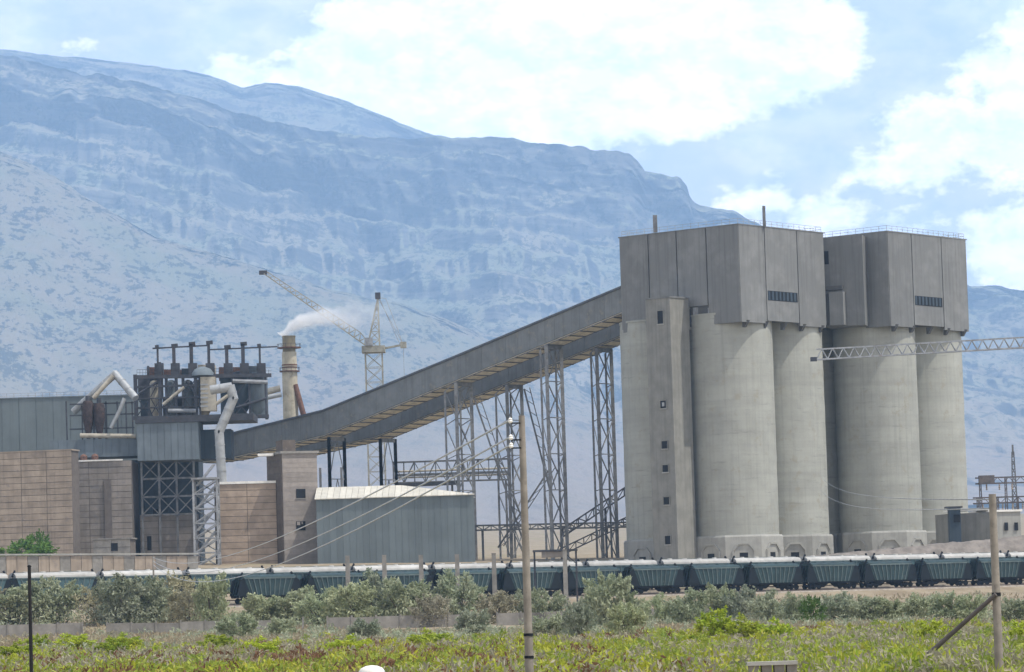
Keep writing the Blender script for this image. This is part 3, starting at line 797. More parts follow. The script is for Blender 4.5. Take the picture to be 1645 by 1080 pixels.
# small hut
s5 = hall('gate_hut', 150, 210, 867, 893, 764, 5, R(-6), M_conc, 'small grey hut with flat roof in front of panel building', courses=2, cols=[0, .5, 1.0], joint=M_joint)
o, a, b, w, zt = s5[1:]; cp = MB(); cp.box(o - a * .3 - b * .4 + Vector((0, 0, zt - o.z)), a * (w + .6), b * 5.8, (0, 0, .3)); cp.build('roof', M_conc, s5[0])
u, z = upx(s5, 184, 879); on_wall(s5[0], s5, u, z, 1.4, 1.6, 'window', M_hole)
# trestle with X bracing carrying the blue box
def trestle(px0, px1, pyt, pyb, Y, n, rows, label, m=M_steel):
    a0 = P(px0, pyb, Y); a0.z = GZ(a0.x, a0.y) - .5; root = thing('steel_trestle', a0, label, 'trestle')
    zt = P(px0, pyt, Y).z; z0 = P(px0, pyb, Y).z
    X = [P(px0 + (px1 - px0) * i / n, pyb, Y).x for i in range(n + 1)]
    for x in X:
        mb = MB(); mb.bar((x, Y, a0.z), (x, Y, zt), .42); mb.build('column', m, root)
    for r in range(rows + 1):
        z = z0 + (zt - z0) * r / rows
        mb = MB(); mb.bar((X[0], Y - .02, z), (X[-1], Y - .02, z), .3, .4); mb.build('beam', m, root)
    for i in range(n):
        for r in range(rows):
            zz0, zz1 = z0 + (zt - z0) * r / rows, z0 + (zt - z0) * (r + 1) / rows
            mb = MB(); mb.bar((X[i], Y - .3, zz0), (X[i + 1], Y - .3, zz1), .2)
            if (i + r) % 2 == 0 or i == 1: mb.bar((X[i], Y - .05, zz1), (X[i + 1], Y - .05, zz0), .2)
            mb.build('brace', m, root)
    return root
trestle(229, 313, 741, 828, 789, 3, 3, 'dark steel trestle with crossed braces under the blue clad box', M_steel)
# blue box above
s6 = hall('clad_box', 221, 320, 679, 741, 787, 12, R(0), M_clad, 'blue-grey metal-clad transfer house on top of the trestle', courses=1, cols=[i / 9 for i in range(10)], to_ground=False)
o, a, b, w, zt = s6[1:]; cp = MB(); cp.box(o - a * .3 - b * .5 + Vector((0, 0, zt - o.z)), a * (w + 12), b * 13, (0, 0, 1.4)); cp.build('deck', M_darkst, s6[0])
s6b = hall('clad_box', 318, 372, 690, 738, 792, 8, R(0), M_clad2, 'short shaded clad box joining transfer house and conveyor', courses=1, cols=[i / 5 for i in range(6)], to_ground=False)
# lower-left clad gallery and shadowed slope
s7 = hall('clad_box', 80, 222, 706, 737, 795, 10, R(1), M_clad, 'low blue-grey clad duct house above the white roof edge', courses=1, cols=[i / 10 for i in range(11)], to_ground=False)
o, a, b, w, zt = s7[1:]; bm_ = MB(); bm_.tube([o + a * (w * .35) - b * .3 + Vector((0, 0, zt - o.z + .9)), o + a * (w * .98) - b * .3 + Vector((0, 0, zt - o.z + .4))], .5, 10); bm_.build('roof_pipe', M_pipe2, s7[0])

# A-shaped duct
def duct(name, pts, rad, m, label, rings=True, cat='duct', n=14):
    pts = [Vector(p) for p in pts]
    root = thing(name, min(pts, key=lambda p: p.z), label, cat)
    for i, (p, q) in enumerate(zip(pts[:-1], pts[1:])):
        e = (q - p).normalized() * rad * .35
        mb = MB(); mb.tube([p - (e if i else e * 0), q + (e if i < len(pts) - 2 else e * 0)], rad, n); mb.build('duct_section', m, root, smooth=True)
        if rings:
            L = (q - p).length; k = max(1, int(L / 3.2))
            for j in range(1, k + 1):
                c = p.lerp(q, j / (k + 1)); d = (q - p).normalized()
                rg = MB(); rg.tube([c - d * .09, c + d * .09], rad * 1.09, n); rg.build('flange', m, root)
    return root
duct('a_frame_duct', [P(118, 662, 800), P(185, 601, 798), P(218, 640, 794)], .80, M_pipe, 'pale duct bent into a steep A shape beside the hall')
duct('dust_duct', [P(150, 640, 797), P(182, 604, 797)], .5, M_pipe2, 'thin beige duct under the left leg of the A-shaped duct', False)
duct('dust_duct', [P(178, 688, 793), P(192, 660, 793), P(200, 640, 793)], .42, M_pipe, 'thin bent pipe standing under the A-shaped duct', False)
# cyclones below the A duct
M_cyc = mat('sooty_rusty_steel', (.045, .032, .030), .85, .4, 1.2, stain=(.12, .06, .045))
for i, (px, py) in enumerate(((142, 648), (160, 652))):
    c = P(px, 690, 797); z1 = P(px, py, 797).z; mb = MB(); root = thing('dust_cyclone', Vector((c.x, c.y, c.z - 2)), 'rusty dark dust cyclone under the A-shaped duct, %s of the pair' % ('left' if i == 0 else 'right'), 'cyclone', 'dust cyclones under the A duct')
    mb.lathe((c.x, c.y, 0), [(.4, c.z - 2), (1.2, c.z + 2), (1.2, z1), (.9, z1 + .5)], 14); mb.build('body', M_cyc, root, smooth=True)
    t = MB(); t.tube([(c.x, c.y, z1 + .4), (c.x, c.y, z1 + 1.6)], .5, 10); t.build('outlet', M_darkst, root)
    f = MB()
    for sx in (-1.3, 1.3): f.bar((c.x + sx, c.y + .2, c.z - 3.5), (c.x + sx, c.y + .2, z1 - .5), .25)
    tag(f.build('frame', M_darkst, root), kind='stuff')
# steel frame round cyclones
lp = MB(); Yc = 798.5
root = thing('support_trestle', P(105, 706, Yc), 'dark steel frame standing round the dust cyclones', 'trestle')
for px in (108, 172, 190, 204, 214):
    m = MB(); m.bar(P(px, 708, Yc), P(px - 2, 645, Yc), .3); m.build('post', M_darkst, root)
for py in (650, 668, 690):
    m = MB(); m.bar(P(112, py, Yc), P(216, py - 3, Yc), .3); m.build('beam', M_darkst, root)

# filter battery: steel frame, vessels, stub stacks
YF = 812
fb0 = P(215, 672, YF)
froot = thing('filter_house', Vector((fb0.x, fb0.y, fb0.z)), 'dark steel filter house with vessels and stub stacks left of the chimney', 'filter house')
def fbar(px0, py0, px1, py1, w, m, name, Y=YF, h=None):
    mb = MB(); mb.bar(P(px0, py0, Y), P(px1, py1, Y), w, h); return mb.build(name, m, froot)
for px, top in ((219, 602), (240, 588), (258, 582), (268, 604), (284, 604), (295, 604), (316, 604), (322, 604), (375, 600), (402, 600), (428, 600)):
    fbar(px, 674, px - 2, top, .75 if px in (219, 258, 316) else .45, M_darkst, 'column')
    fbar(px + 2, 674, px, top + 2, .35, M_darkst, 'column', YF + 7)
for py, x0, x1 in ((605, 216, 436), (621, 218, 322), (640, 218, 322), (655, 218, 322), (671, 214, 432)):
    fbar(x0, py + 1, x1, py - 2, .6 if py in (605, 671) else .3, M_darkst, 'floor_beam', YF - .3, .8 if py in (605, 671) else .3)
    fbar(x0, py + 1, x1, py - 2, .5, M_darkst, 'floor_beam', YF + 7)
# diagonals
bz = MB()
for x0, x1 in ((221, 240), (242, 258), (269, 284), (296, 315), (376, 400)):
    bz.bar(P(x0, 668, YF - .1), P(x1, 640, YF - .1), .2); bz.bar(P(x1, 668, YF - .15), P(x0, 640, YF - .15), .2); bz.bar(P(x0, 638, YF - .1), P(x1, 607, YF - .1), .2)
tag(bz.build('bracing', M_darkst, froot), kind='stuff')
# vessels
for (px, r, pt, pb, m) in ((250, 1.3, 612, 668, M_pipe2), (276, 1.3, 612, 668, M_clad), (303, 1.3, 612, 668, M_clad), (330, 1.6, 606, 668, M_pipe2), (386, 2.2, 598, 668, M_clad2), (415, 2.1, 598, 668, M_clad)):
    c = P(px, pb, YF + 3); zt = P(px, pt, YF + 3).z
    mb = MB(); mb.lathe((c.x, c.y, 0), [(r * .35, c.z - .4), (r, c.z + 2.0), (r, zt - .8), (r * .7, zt - .1), (.2, zt + .25)], 18); mb.build('vessel', m, froot, smooth=True)
# box filters and hoods at the top
for (px0, px1, pt, pb, m) in ((236, 256, 590, 604, M_rust), (318, 345, 586, 604, M_pipe2), (400, 425, 588, 604, M_clad), (355, 372, 604, 668, M_clad2), (292, 316, 592, 603, M_clad2), (404, 428, 606, 668, M_clad)):
    p, q = P(px0, pb, YF + 2), P(px1, pb, YF + 2); zt = P(px0, pt, YF + 2).z
    mb = MB(); mb.box(p, q - p, (0, 4, 0), (0, 0, zt - p.z)); mb.build('filter_box', m, froot)
mb = MB(); c = P(326, 604, YF + .4); mb.lathe((c.x, c.y, 0), [(2.6, c.z), (2.5, c.z + .6), (1.8, c.z + 1.5), (.5, c.z + 2.0)], 18); mb.build('hood', M_clad, froot, smooth=True)
# pale box with louvres behind the vent pipe
p, q = P(323, 660, YF - 1), P(347, 660, YF - 1); mb = MB(); mb.box(p, q - p, (0, 3, 0), (0, 0, P(323, 606, YF).z - p.z)); mb.build('louvre_house', M_pipe2, froot)
for k in range(6):
    fbar(322, 618 + k * 7, 334, 618 + k * 7, .35, M_pipe, 'louvre', YF - 1.6)
# dark backing plates and pipework inside the frame
for (px0, px1, pt, pb, m) in ((222, 262, 606, 640, M_darkst), (262, 318, 640, 670, M_darkst), (226, 250, 640, 672, M_clad2), (352, 404, 590, 612, M_rust), (258, 300, 594, 606, M_rust)):
    p, q = P(px0, pb, YF + 5), P(px1, pb, YF + 5); zt = P(px0, pt, YF + 5).z
    mb = MB(); mb.box(p, q - p, (0, 1.2, 0), (0, 0, zt - p.z)); mb.build('plate', m, froot)
for k, (xa, ya, xb, yb) in enumerate(((224, 632, 256, 612), (262, 650, 296, 622), (270, 660, 315, 660), (300, 612, 320, 640), (346, 650, 374, 630), (374, 612, 430, 614), (380, 655, 428, 640))):
    mb = MB(); mb.tube([P(xa, ya, YF - .2), P(xb, yb, YF - .2)], .28 + .1 * (k % 3), 8); mb.build('pipe', (M_darkst, M_pipe2, M_steel2)[k % 3], froot, smooth=True)
# stub stacks and the pipe on top of them
for k, (px, top, wd) in enumerate(((254, 558, .42), (280, 556, .7), (308, 553, .75), (336, 551, .6), (365, 558, .7), (391, 553, .75), (418, 556, .42))):
    a0, a1 = P(px, 606, YF + 1), P(px - 1, top, YF + 1); mb = MB(); mb.bar(a0, a1, wd); so = mb.build('stub_stack', M_darkst, froot)
    mb = MB(); mb.bar(a1 + Vector((-.5, 0, 0)), a1 + Vector((.9 if wd > .5 else .3, 0, .1)), .75, .8); mb.build('stack_cap', M_darkst, so)
    mb = MB(); c = P(px + 2, 603, YF + .6); mb.cbox(c, 1.9, 1.4, 2.6); mb.build('stack_base', M_darkst, so)
fbar(245, 560, 337, 555, .32, M_darkst, 'top_pipe', YF + 1); fbar(337, 562, 446, 557, .3, M_darkst, 'top_pipe', YF + 1)
rl = MB()
for k in range(46):
    px = 220 + k * 4.7; rl.bar(P(px, 604, YF - .4), P(px, 594, YF - .4), .06)
rl.bar(P(220, 594, YF - .4), P(436, 591, YF - .4), .07); rl.bar(P(220, 599, YF - .4), P(436, 596, YF - .4), .06)
tag(rl.build('railing', M_darkst, froot), kind='stuff')

# vent duct with the swan neck
duct('vent_duct', [P(338, 627, 779), P(370, 622, 779), P(375, 640, 779), P(352, 694, 779), P(357, 778, 779)], .98, M_pipe, 'tall pale swan-neck vent duct in front of the filter house')
# chimney
YC = 858
c0 = P(468, 700, YC); cr = thing('chimney', Vector((c0.x, c0.y, GZ(c0.x, c0.y))), 'beige smoking chimney stack with two ring platforms', 'chimney')
zt = P(458, 540, YC).z; zm = P(458, 566, YC).z
mb = MB(); mb.lathe((c0.x, c0.y, 0), [(1.75, GZ(c0.x, c0.y) - 1), (1.75, P(460, 600, YC).z), (1.68, zm)], 24); mb.build('shaft', M_stack, cr, smooth=True)
mb = MB(); mb.lathe((c0.x, c0.y, 0), [(1.5, zm), (1.5, zt - .3), (1.58, zt - .25), (1.58, zt)], 24); mb.build('sooty_top', M_stackd, cr, smooth=True)
mb = MB(); mb.lathe((c0.x, c0.y, 0), [(1.2, zt + .01), (1.2, zt + .03)], 20); mb.build('flue_mouth', M_hole, cr)
for py, rr in ((560, 2.7), (598, 2.3)):
    z = P(458, py, YC).z; mb = MB(); mb.lathe((c0.x, c0.y, 0), [(rr, z), (rr, z + .25)], 20); pf = mb.build('ring_platform', M_rust, cr)
    rl = MB()
    for k in range(14):
        an = k / 14 * 2 * math.pi; rl.bar((c0.x + rr * math.cos(an), c0.y + rr * math.sin(an), z), (c0.x + rr * math.cos(an), c0.y + rr * math.sin(an), z + 1.0), .07)
    rl.tube([(c0.x + rr * math.cos(k / 20 * 2 * math.pi), c0.y + rr * math.sin(k / 20 * 2 * math.pi), z + 1.0) for k in range(21)], .04, 4); tag(rl.build('railing', M_darkst, pf), kind='stuff')
for py in (588, 592): z = P(458, py, YC).z; mb = MB(); mb.lathe((c0.x, c0.y, 0), [(1.80, z), (1.80, z + .3)], 20); mb.build('band', M_rust, cr)
duct('flue_duct', [P(420, 632, YC), P(450, 624, YC)], .75, M_pipe2, 'upper beige flue duct entering the chimney from the left', False)
duct('flue_duct', [P(424, 640, YC - 1), P(452, 634, YC - 1)], .55, M_pipe, 'lower pale flue duct under the other, entering the chimney', False)
duct('slant_duct', [P(474, 618, YC - 1), P(488, 668, YC - 1)], .65, M_rust, 'rusty duct slanting down the right side of chimney', False)
duct('slant_duct', [P(422, 668, YC - 2), P(408, 655, YC - 2)], .6, M_pipe2, 'short beige duct slanting at foot of the filter vessels', False)

# slim light lattice tower
lt = P(313, 895, 770); lz = GZ(lt.x, lt.y) - .5
lroot = thing('lattice_tower', Vector((lt.x, 770, lz)), 'pale steel lattice stair tower beside the tan brick building', 'tower')
x0, x1 = P(312, 850, 770).x, P(350, 850, 770).x; zt = P(330, 770, 770).z
cs = [(x0, 770), (x1, 770), (x1, 774.5), (x0, 774.5)]
for (x, y) in cs:
    m = MB(); m.bar((x, y, lz), (x, y, zt), .42); m.build('leg', M_steel2, lroot)
for i in range(4):
    (ax, ay), (bx_, by) = cs[i], cs[(i + 1) % 4]
    lattice('bracing', lroot, Vector((ax, ay, lz)), Vector((ax, ay, zt)), Vector((bx_, by, lz)), Vector((bx_, by, zt)), 6, .3, .24, M_steel2, cross='X' if i != 0 else 'Z')
m = MB(); m.box((x0 - .4, 769.5, zt), (x1 - x0 + .8, 0, 0), (0, 5.4, 0), (0, 0, .35)); m.build('platform', M_steel2, lroot)
for k in range(4):
    m = MB(); z = lz + 3 + k * 4.6; m.hexa([(x0 + .3, 771, z), (x0 + .9, 771, z), (x0 + .9, 772.2, z), (x0 + .3, 772.2, z)], [(x1 - .9, 771, z + 4.4), (x1 - .3, 771, z + 4.4), (x1 - .3, 772.2, z + 4.4), (x1 - .9, 772.2, z + 4.4)]); m.build('stair_flight', M_steel2, lroot)

# tan brick building and brick tower under the gallery
s8 = hall('brick_building', 352, 446, 777, 893, 778, 12, R(8), M_brick3, 'tan brick building with white roof edge between lattice tower and brick tower', courses=11, cols=[0, .5, 1.0], joint=M_joint)
o, a, b, w, zt = s8[1:]; cp = MB(); cp.box(o - b * .35 + Vector((0, 0, zt - o.z)), a * w, b * 12.6, (0, 0, .5)); cp.build('roof_edge', M_whiteedge, s8[0])
TWY = 776
tw = hall('brick_tower', 457, 513, 728, 893, TWY, 11.0, R(20), M_tower, 'square grey brick tower with two dark windows under the conveyor', 'tower', courses=0)
o, a, b, w, zt = tw[1:]
side = MB(); side.box(o - a * .12 + b * .15, a * .12, b * 10.7, (0, 0, zt - o.z)); sdo = side.build('side_wall', M_tower_shade, tw[0])
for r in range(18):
    z = o.z + (zt - o.z) * r / 18; q = MB(); q.box(o - a * .2 + b * .2 + Vector((0, 0, z - o.z + .04)), a * .08, b * 10.6, (0, 0, (zt - o.z) / 18 - .08)); q.build('brick_course', M_tower_shade, tw[0])
for r in range(24):
    z = o.z + (zt - o.z) * r / 24; q = MB(); q.box(o + a * .05 - b * .06 + Vector((0, 0, z - o.z + .03)), a * (w - .1), b * .05, (0, 0, (zt - o.z) / 24 - .05)); q.build('brick_course', M_tower, tw[0])
for py in (793, 845):
    u, z = upx(tw, 483, py); on_wall(tw[0], tw, u, z, 2.0, 1.9, 'window', M_hole)
    q = MB(); q.box(o + a * (u - 1.15) - b * .2 + Vector((0, 0, z - o.z - 1.15)), a * 2.3, b * .2, (0, 0, .18)); q.build('sill', M_conc, tw[0])
    if py == 845:
        on_wall(tw[0], tw, u - .5, z + .5, .7, .7, 'broken_pane', M_tower, .09)
        on_wall(tw[0], tw, u + .3, z + .6, .25, .5, 'broken_pane', M_tower, .09)
cp = MB(); cp.box(o - a * .4 - b * .4 + Vector((0, 0, zt - o.z)), a * (w + .8), b * 11.8, (0, 0, .5)); cp.build('roof_slab', M_conc, tw[0])
pr = MB(); pr.box(o + a * .5 + b * 1 + Vector((0, 0, zt - o.z + .5)), a * 2.8, b * 5, (0, 0, 2.4)); pr.build('gallery_seat', M_tower_shade, tw[0])
wl = MB(); p = P(427, 733, TWY + 4); wl.cbox(p, 3.2, 3, .5); wl.build('side_canopy', M_whiteedge, tw[0])

# metal shed with cream roof
SY = 770
p0, p1 = P(510, 893, SY), P(763, 893, SY); zg = GZ(p0.x, SY) - 1.5
ze = P(640, 798, SY).z; zr = P(640, 780, SY + 9).z
sroot = thing('metal_shed', Vector((p0.x, SY, zg)), 'blue-grey metal shed with cream pitched roof in front of the trestles', 'shed')
wx = p1.x - p0.x; n = 24
for k in range(n):
    m = MB(); m.box((p0.x + wx * k / n + .02, SY + random.uniform(-.015, .015), zg), (wx / n - .04, 0, 0), (0, .2, 0), (0, 0, ze - zg)); m.build('cladding_sheet', M_shed, sroot)
m = MB(); m.box((p0.x + .1, SY + .22, zg), (wx - .2, 0, 0), (0, 18, 0), (0, 0, ze - zg)); m.build('wall', M_shed, sroot)
RZ = zr - ze
q0, q1 = p0.x - .3, p1.x + .3; hip = 15.5
nn = 26
for k in range(nn):
    ua, ub = k / nn, (k + 1) / nn
    xa, xb = q0 + (q1 - q0) * ua + .03, q0 + (q1 - q0) * ub - .03
    ra, rb = min(1, (q1 - xa) / hip), min(1, (q1 - xb) / hip)
    m = MB(); th = Vector((0, 0, -.18))
    T = [Vector((xa, SY - .5, ze + .05)), Vector((xb, SY - .5, ze + .05)), Vector((xb, SY - .5 + 9.5 * max(rb, .02), ze + .05 + RZ * max(rb, .02))), Vector((xa, SY - .5 + 9.5 * ra, ze + .05 + RZ * ra))]
    m.hexa([t + th for t in T], T); m.build('roof_sheet', M_roofc, sroot)
m = MB(); m.hexa([(q0, SY + 9, ze), (q1 - hip, SY + 9, ze), (q1, SY + 18.5, ze), (q0, SY + 18.5, ze)], [(q0, SY + 9, zr - .2), (q1 - hip, SY + 9, zr - .2), (q1 - .2, SY + 18.4, ze + .1), (q0, SY + 18.4, ze + .1)]); m.build('roof_back', M_roofc, sroot)
for k in range(2):
    m = MB(); x = P(513 - k * 4 + 2, 780, SY + 20).x; m.bar((x + k * 5, SY + 20, zg), (x + k * 5, SY + 20, P(513, 752, SY + 20).z), .5); tag(m.build('steel_post', M_steel, None, loc=Vector((x + k * 5, SY + 20, zg))), '%s thin steel post rising behind left end of shed roof' % ('left' if k == 0 else 'right'), 'post')

# ------------------------------------------------------------------ tower crane behind the gallery
YK = 930
kx0, kx1 = P(590, 700, YK).x, P(617, 700, YK).x; zgk = GZ((kx0 + kx1) / 2, YK) - .5
kroot = thing('tower_crane', Vector(((kx0 + kx1) / 2, YK, zgk)), 'faded yellow luffing tower crane behind the gallery, jib raised to the left', 'crane')
ztm = P(597, 566, YK).z; kd = kx1 - kx0
cs = [(kx0, YK), (kx1, YK), (kx1, YK + kd), (kx0, YK + kd)]
for (x, y) in cs: m = MB(); m.bar((x, y, zgk), (x, y, ztm), .26); m.build('mast_leg', M_crane, kroot)
for i in range(4):
    (ax, ay), (bx_, by) = cs[i], cs[(i + 1) % 4]
    lattice('mast_bracing', kroot, Vector((ax, ay, zgk)), Vector((ax, ay, ztm)), Vector((bx_, by, zgk)), Vector((bx_, by, ztm)), 14, .2, .12, M_crane)
ymid = YK + kd / 2; xm = (kx0 + kx1) / 2
m = MB(); m.box((kx0 - .8, YK - .6, ztm), (kd + 1.6, 0, 0), (0, kd + 1.2, 0), (0, 0, 1.6)); m.build('slewing_platform', M_crane, kroot)
cbm = MB(); cbm.box((kx0 + .2, YK - 1.2, ztm + 1.6), (1.8, 0, 0), (0, 1.5, 0), (0, 0, 2.0)); cbm.build('cab', M_steel2, kroot)
apex = P(607, 478, ymid); pb0 = P(590, 560, ymid); pb1 = P(610, 560, ymid)
for dy in (-1.2, 1.2):
    for pbx in (pb0, pb1): m = MB(); m.bar(pbx + Vector((0, dy, 0)), apex + Vector((0, dy * .15, 0)), .32); m.build('apex_leg', M_crane, kroot)
lattice('apex_bracing', kroot, pb0, apex, pb1, apex, 6, .2, .17, M_crane)
m = MB(); m.cbox(apex + Vector((0, 0, -.4)), 1.3, 1.2, 1.6); m.build('apex_head', M_darkst, kroot)
def boom(root, a, b, h, n, m, nm='jib', r=.2, taper=.4):
    a, b = Vector(a), Vector(b); d = (b - a).normalized(); s = Vector((0, 1, 0)); u = s.cross(d).normalized()
    if u.z < 0: u = -u
    def tri(f): k = h * (1 - (1 - taper) * f) * min(1, .35 + f * 5); c = a.lerp(b, f); return [c + s * k * .5, c - s * k * .5, c + u * k * .9]
    for j in range(3):
        mb = MB(); mb.bar(tri(0)[j], tri(.13)[j], r); mb.bar(tri(.13)[j], tri(1)[j], r); mb.build(nm + '_chord', m, root)
    mb = MB()
    for i in range(n):
        t0, t1 = tri(i / n), tri((i + 1) / n); tm = tri((i + .5) / n)
        for j in (0, 1): mb.bar(t0[j], tm[2], r * .6); mb.bar(tm[2], t1[j], r * .6)
        mb.bar(t0[0], t0[1], r * .5); mb.bar(t0[0], t1[1], r * .5)
    tag(mb.build(nm + '_lacing', m, root), kind='stuff')
ja, jb = P(594, 560, ymid), P(424, 440, ymid)
boom(kroot, ja, jb, 2.3, 20, M_crane)
m = MB(); m.cbox(jb + Vector((-.2, 0, -.2)), 2.0, .9, 1.0); m.build('jib_head', M_darkst, kroot)
ca, cb_ = P(606, 562, ymid), P(648, 554, ymid)
for dy in (-.7, .7): m = MB(); m.bar(ca + Vector((0, dy, 0)), cb_ + Vector((0, dy, 0)), .4); m.build('counter_jib', M_crane, kroot)
m = MB(); m.cbox(cb_ + Vector((0, 0, -.8)), 1.5, 2.0, 1.5); m.build('counterweight', M_crane, kroot)
for (p, q) in ((apex, cb_), (apex + Vector((.3, 0, 0)), cb_ + Vector((-.8, 0, 0))), (apex, P(620, 480, ymid)), (P(620, 480, ymid), cb_)):
    m = MB(); m.tube([p, q], .06, 4); m.build('pendant_rope', M_steel2, kroot)
m = MB(); m.tube([cb_, cb_ + Vector((0, 0, -8))], .04, 4); m.build('hoist_rope', M_steel2, kroot)

# crane boom that reaches in front of the silos from a crane right of the view
YB = 725
bm0 = P(1312, 578, YB); bm1 = P(1760, 552, YB)
bx = P(1775, 700, YB); zb = GZ(bx.x, YB) - .5
broot = thing('tower_crane', Vector((bx.x, YB, zb)), 'grey lattice crane boom reaching across the right silos from the right edge', 'crane')
def flat_boom(root, a, b, h, n, m, r):
    a, b = Vector(a), Vector(b); s = Vector((0, 1.0, 0)); u = Vector((0, 0, h))
    for o in (-s * .6, s * .6):
        mb = MB(); mb.bar(a + o, b + o, r); mb.build('boom_chord', m, root)
    mb = MB(); mb.bar(a + u, b + u, r * 1.1); mb.build('boom_chord', m, root)
    mb = MB()
    for i in range(n):
        p, q, c = a.lerp(b, i / n), a.lerp(b, (i + 1) / n), a.lerp(b, (i + .5) / n) + u
        for o in (-s * .6, s * .6): mb.bar(p + o, c, r * .55); mb.bar(c, q + o, r * .55)
        mb.bar(p - s * .6, p + s * .6, r * .5)
    tag(mb.build('boom_lacing', m, root), kind='stuff')
flat_boom(broot, bm0, bm1, 2.0, 26, M_steel2, .26)
m = MB(); m.cbox(bm0 + Vector((-.6, 0, -.3)), 1.2, 1.2, .8); m.build('boom_tip', M_darkst, broot)
for i, (sx, sy) in enumerate(((-1, -1), (1, -1), (1, 1), (-1, 1))):
    m = MB(); m.bar((bx.x + sx, YB + sy, zb), (bx.x + sx, YB + sy, bm1.z + 3), .3); m.build('mast_leg', M_steel2, broot)
    sx2, sy2 = ((1, -1), (1, 1), (-1, 1), (-1, -1))[i]
    lattice('mast_bracing', broot, Vector((bx.x + sx, YB + sy, zb)), Vector((bx.x + sx, YB + sy, bm1.z + 3)), Vector((bx.x + sx2, YB + sy2, zb)), Vector((bx.x + sx2, YB + sy2, bm1.z + 3)), 18, .2, .14, M_steel2)

# ------------------------------------------------------------------ right edge: control building, substation
hb_ = hall('control_building', 1591, 1641, 822, 872, 748, 9, R(18), M_plinth, 'small pale flat-roofed control building with narrow windows at right edge', courses=0)
o, a, b, w, zt = hb_[1:]
for px in (1580 + 12, 1616, 1632):
    u, z = upx(hb_, px, 846); on_wall(hb_[0], hb_, max(u, .7), z, .75, 1.6, 'window', M_hole, .14)
sw = MB(); L2 = 8.6; b2 = Vector((-.93, .36, 0)); sw.box(o + Vector((0, 0, 0)), b2 * L2, b * 6 , (0, 0, zt - o.z - .05)); sw.build('side_wing', M_shaft, hb_[0])
cp = MB(); cp.box(o - a * .3 - b * .3 + Vector((0, 0, zt - o.z)), a * (w + .6), b * 9.6, (0, 0, .4)); cp.build('roof', M_whiteedge, hb_[0])
cp = MB(); cp.box(o + b2 * -.2 - b * .25 + Vector((0, 0, zt - o.z + .41)), b2 * (L2 - 1), b * 5, (0, 0, .3)); cp.build('roof_edge', M_whiteedge, hb_[0])
# steel stair cabin at its left
sc_ = hall('stair_cabin', 1527, 1545, 816, 876, 745, 3, R(0), M_clad2, 'dark steel stair cabin between right silo and control building')
u, z = upx(sc_, 1537, 833); on_wall(sc_[0], sc_, u, z, 1.3, 1.5, 'opening', M_hole, .12)
m = MB(); o, a, b, w, zt = sc_[1:]; m.box(o - a * .6 - b * .6 + Vector((0, 0, zt - o.z)), a * (w + 1), b * 4, (0, 0, .3)); m.build('roof', M_darkst, sc_[0])
M_gantry = mat('dull_brown_steel', (.13, .115, .11), .8, .3, 1, stain=(.10, .075, .065))
def gantry(px0, px1, pyt, pyb, Y, label, n):
    p0, p1 = P(px0, pyb, Y), P(px1, pyb, Y); zt = P(px0, pyt, Y).z
    root = thing('substation_gantry', Vector((p0.x, Y, GZ(p0.x, Y) - .5)), label, 'gantry', 'substation gantries')
    for k in range(n + 1):
        x = p0.x + (p1.x - p0.x) * k / n
        for dx_ in (-.35, .35): m = MB(); m.bar((x + dx_, Y, GZ(x, Y) - .5), (x + dx_ * .4, Y, zt), .2); m.build('column_leg', M_gantry, root)
        z0 = GZ(x, Y); lattice('column_bracing', root, Vector((x - .35, Y, z0)), Vector((x - .14, Y, zt)), Vector((x + .35, Y, z0)), Vector((x + .14, Y, zt)), 10, .1, .09, M_gantry, cross='Z')
    for zz in (zt, zt - 1.2):
        m = MB(); m.bar((p0.x - 1, Y, zz), (p1.x + 1, Y, zz), .3); m.build('beam', M_gantry, root)
    m = MB(); kk = int((p1.x - p0.x) / 1.2)
    for i in range(kk): x = p0.x + i * 1.2; m.bar((x, Y, zt if i % 2 else zt - 1.2), (x + 1.2, Y, zt - 1.2 if i % 2 else zt), .12)
    tag(m.build('beam_lacing', M_gantry, root), kind='stuff')
    for i in range(max(2, n * 2)):
        x = p0.x + (p1.x - p0.x) * (i + .5) / (n * 2); mm = MB(); mm.lathe((x, Y, 0), [(.05, zt - 2.6), (.22, zt - 2.5), (.1, zt - 2.2), (.22, zt - 2.0), (.1, zt - 1.8), (.2, zt - 1.6), (.05, zt - 1.3)], 8); mm.build('insulator', M_brick1, root)
    return root
gantry(1577, 1700, 768, 838, 776, 'brown-grey front substation gantry behind the control building', 3)
gantry(1572, 1700, 800, 838, 782, 'lower brown-grey substation gantry with insulators behind the front one', 4)
m = MB(); p = P(1585, 778, 775); m.cbox(p, 3.2, 1.4, 1.8); tag(m.build('switchgear_box', M_gantry, None, loc=p), 'brown-grey switchgear box on the left end of the gantry', 'switchgear')
lm = P(1630, 800, 790); zl = GZ(lm.x, 790) - .5; ztl = P(1628, 726, 790).z
lmr = thing('lattice_mast', Vector((lm.x, 790, zl)), 'tall thin lattice lightning mast behind the substation gantry', 'mast')
for sx, sy in ((-1, -1), (1, -1), (1, 1), (-1, 1)): m = MB(); m.bar((lm.x + sx * .8, 790 + sy * .8, zl), (lm.x + sx * .22, 790 + sy * .22, ztl), .14); m.build('leg', M_steel, lmr)
for s in (-1, 1): lattice('bracing', lmr, Vector((lm.x - .8, 790 + s * .8, zl)), Vector((lm.x - .22, 790 + s * .2, ztl)), Vector((lm.x + .8, 790 + s * .8, zl)), Vector((lm.x + .22, 790 + s * .2, ztl)), 14, .1, .09, M_steel)
m = MB(); m.bar((lm.x, 790, ztl - .5), (lm.x, 790, ztl + 1.5), .35); m.build('rod', M_steel, lmr)

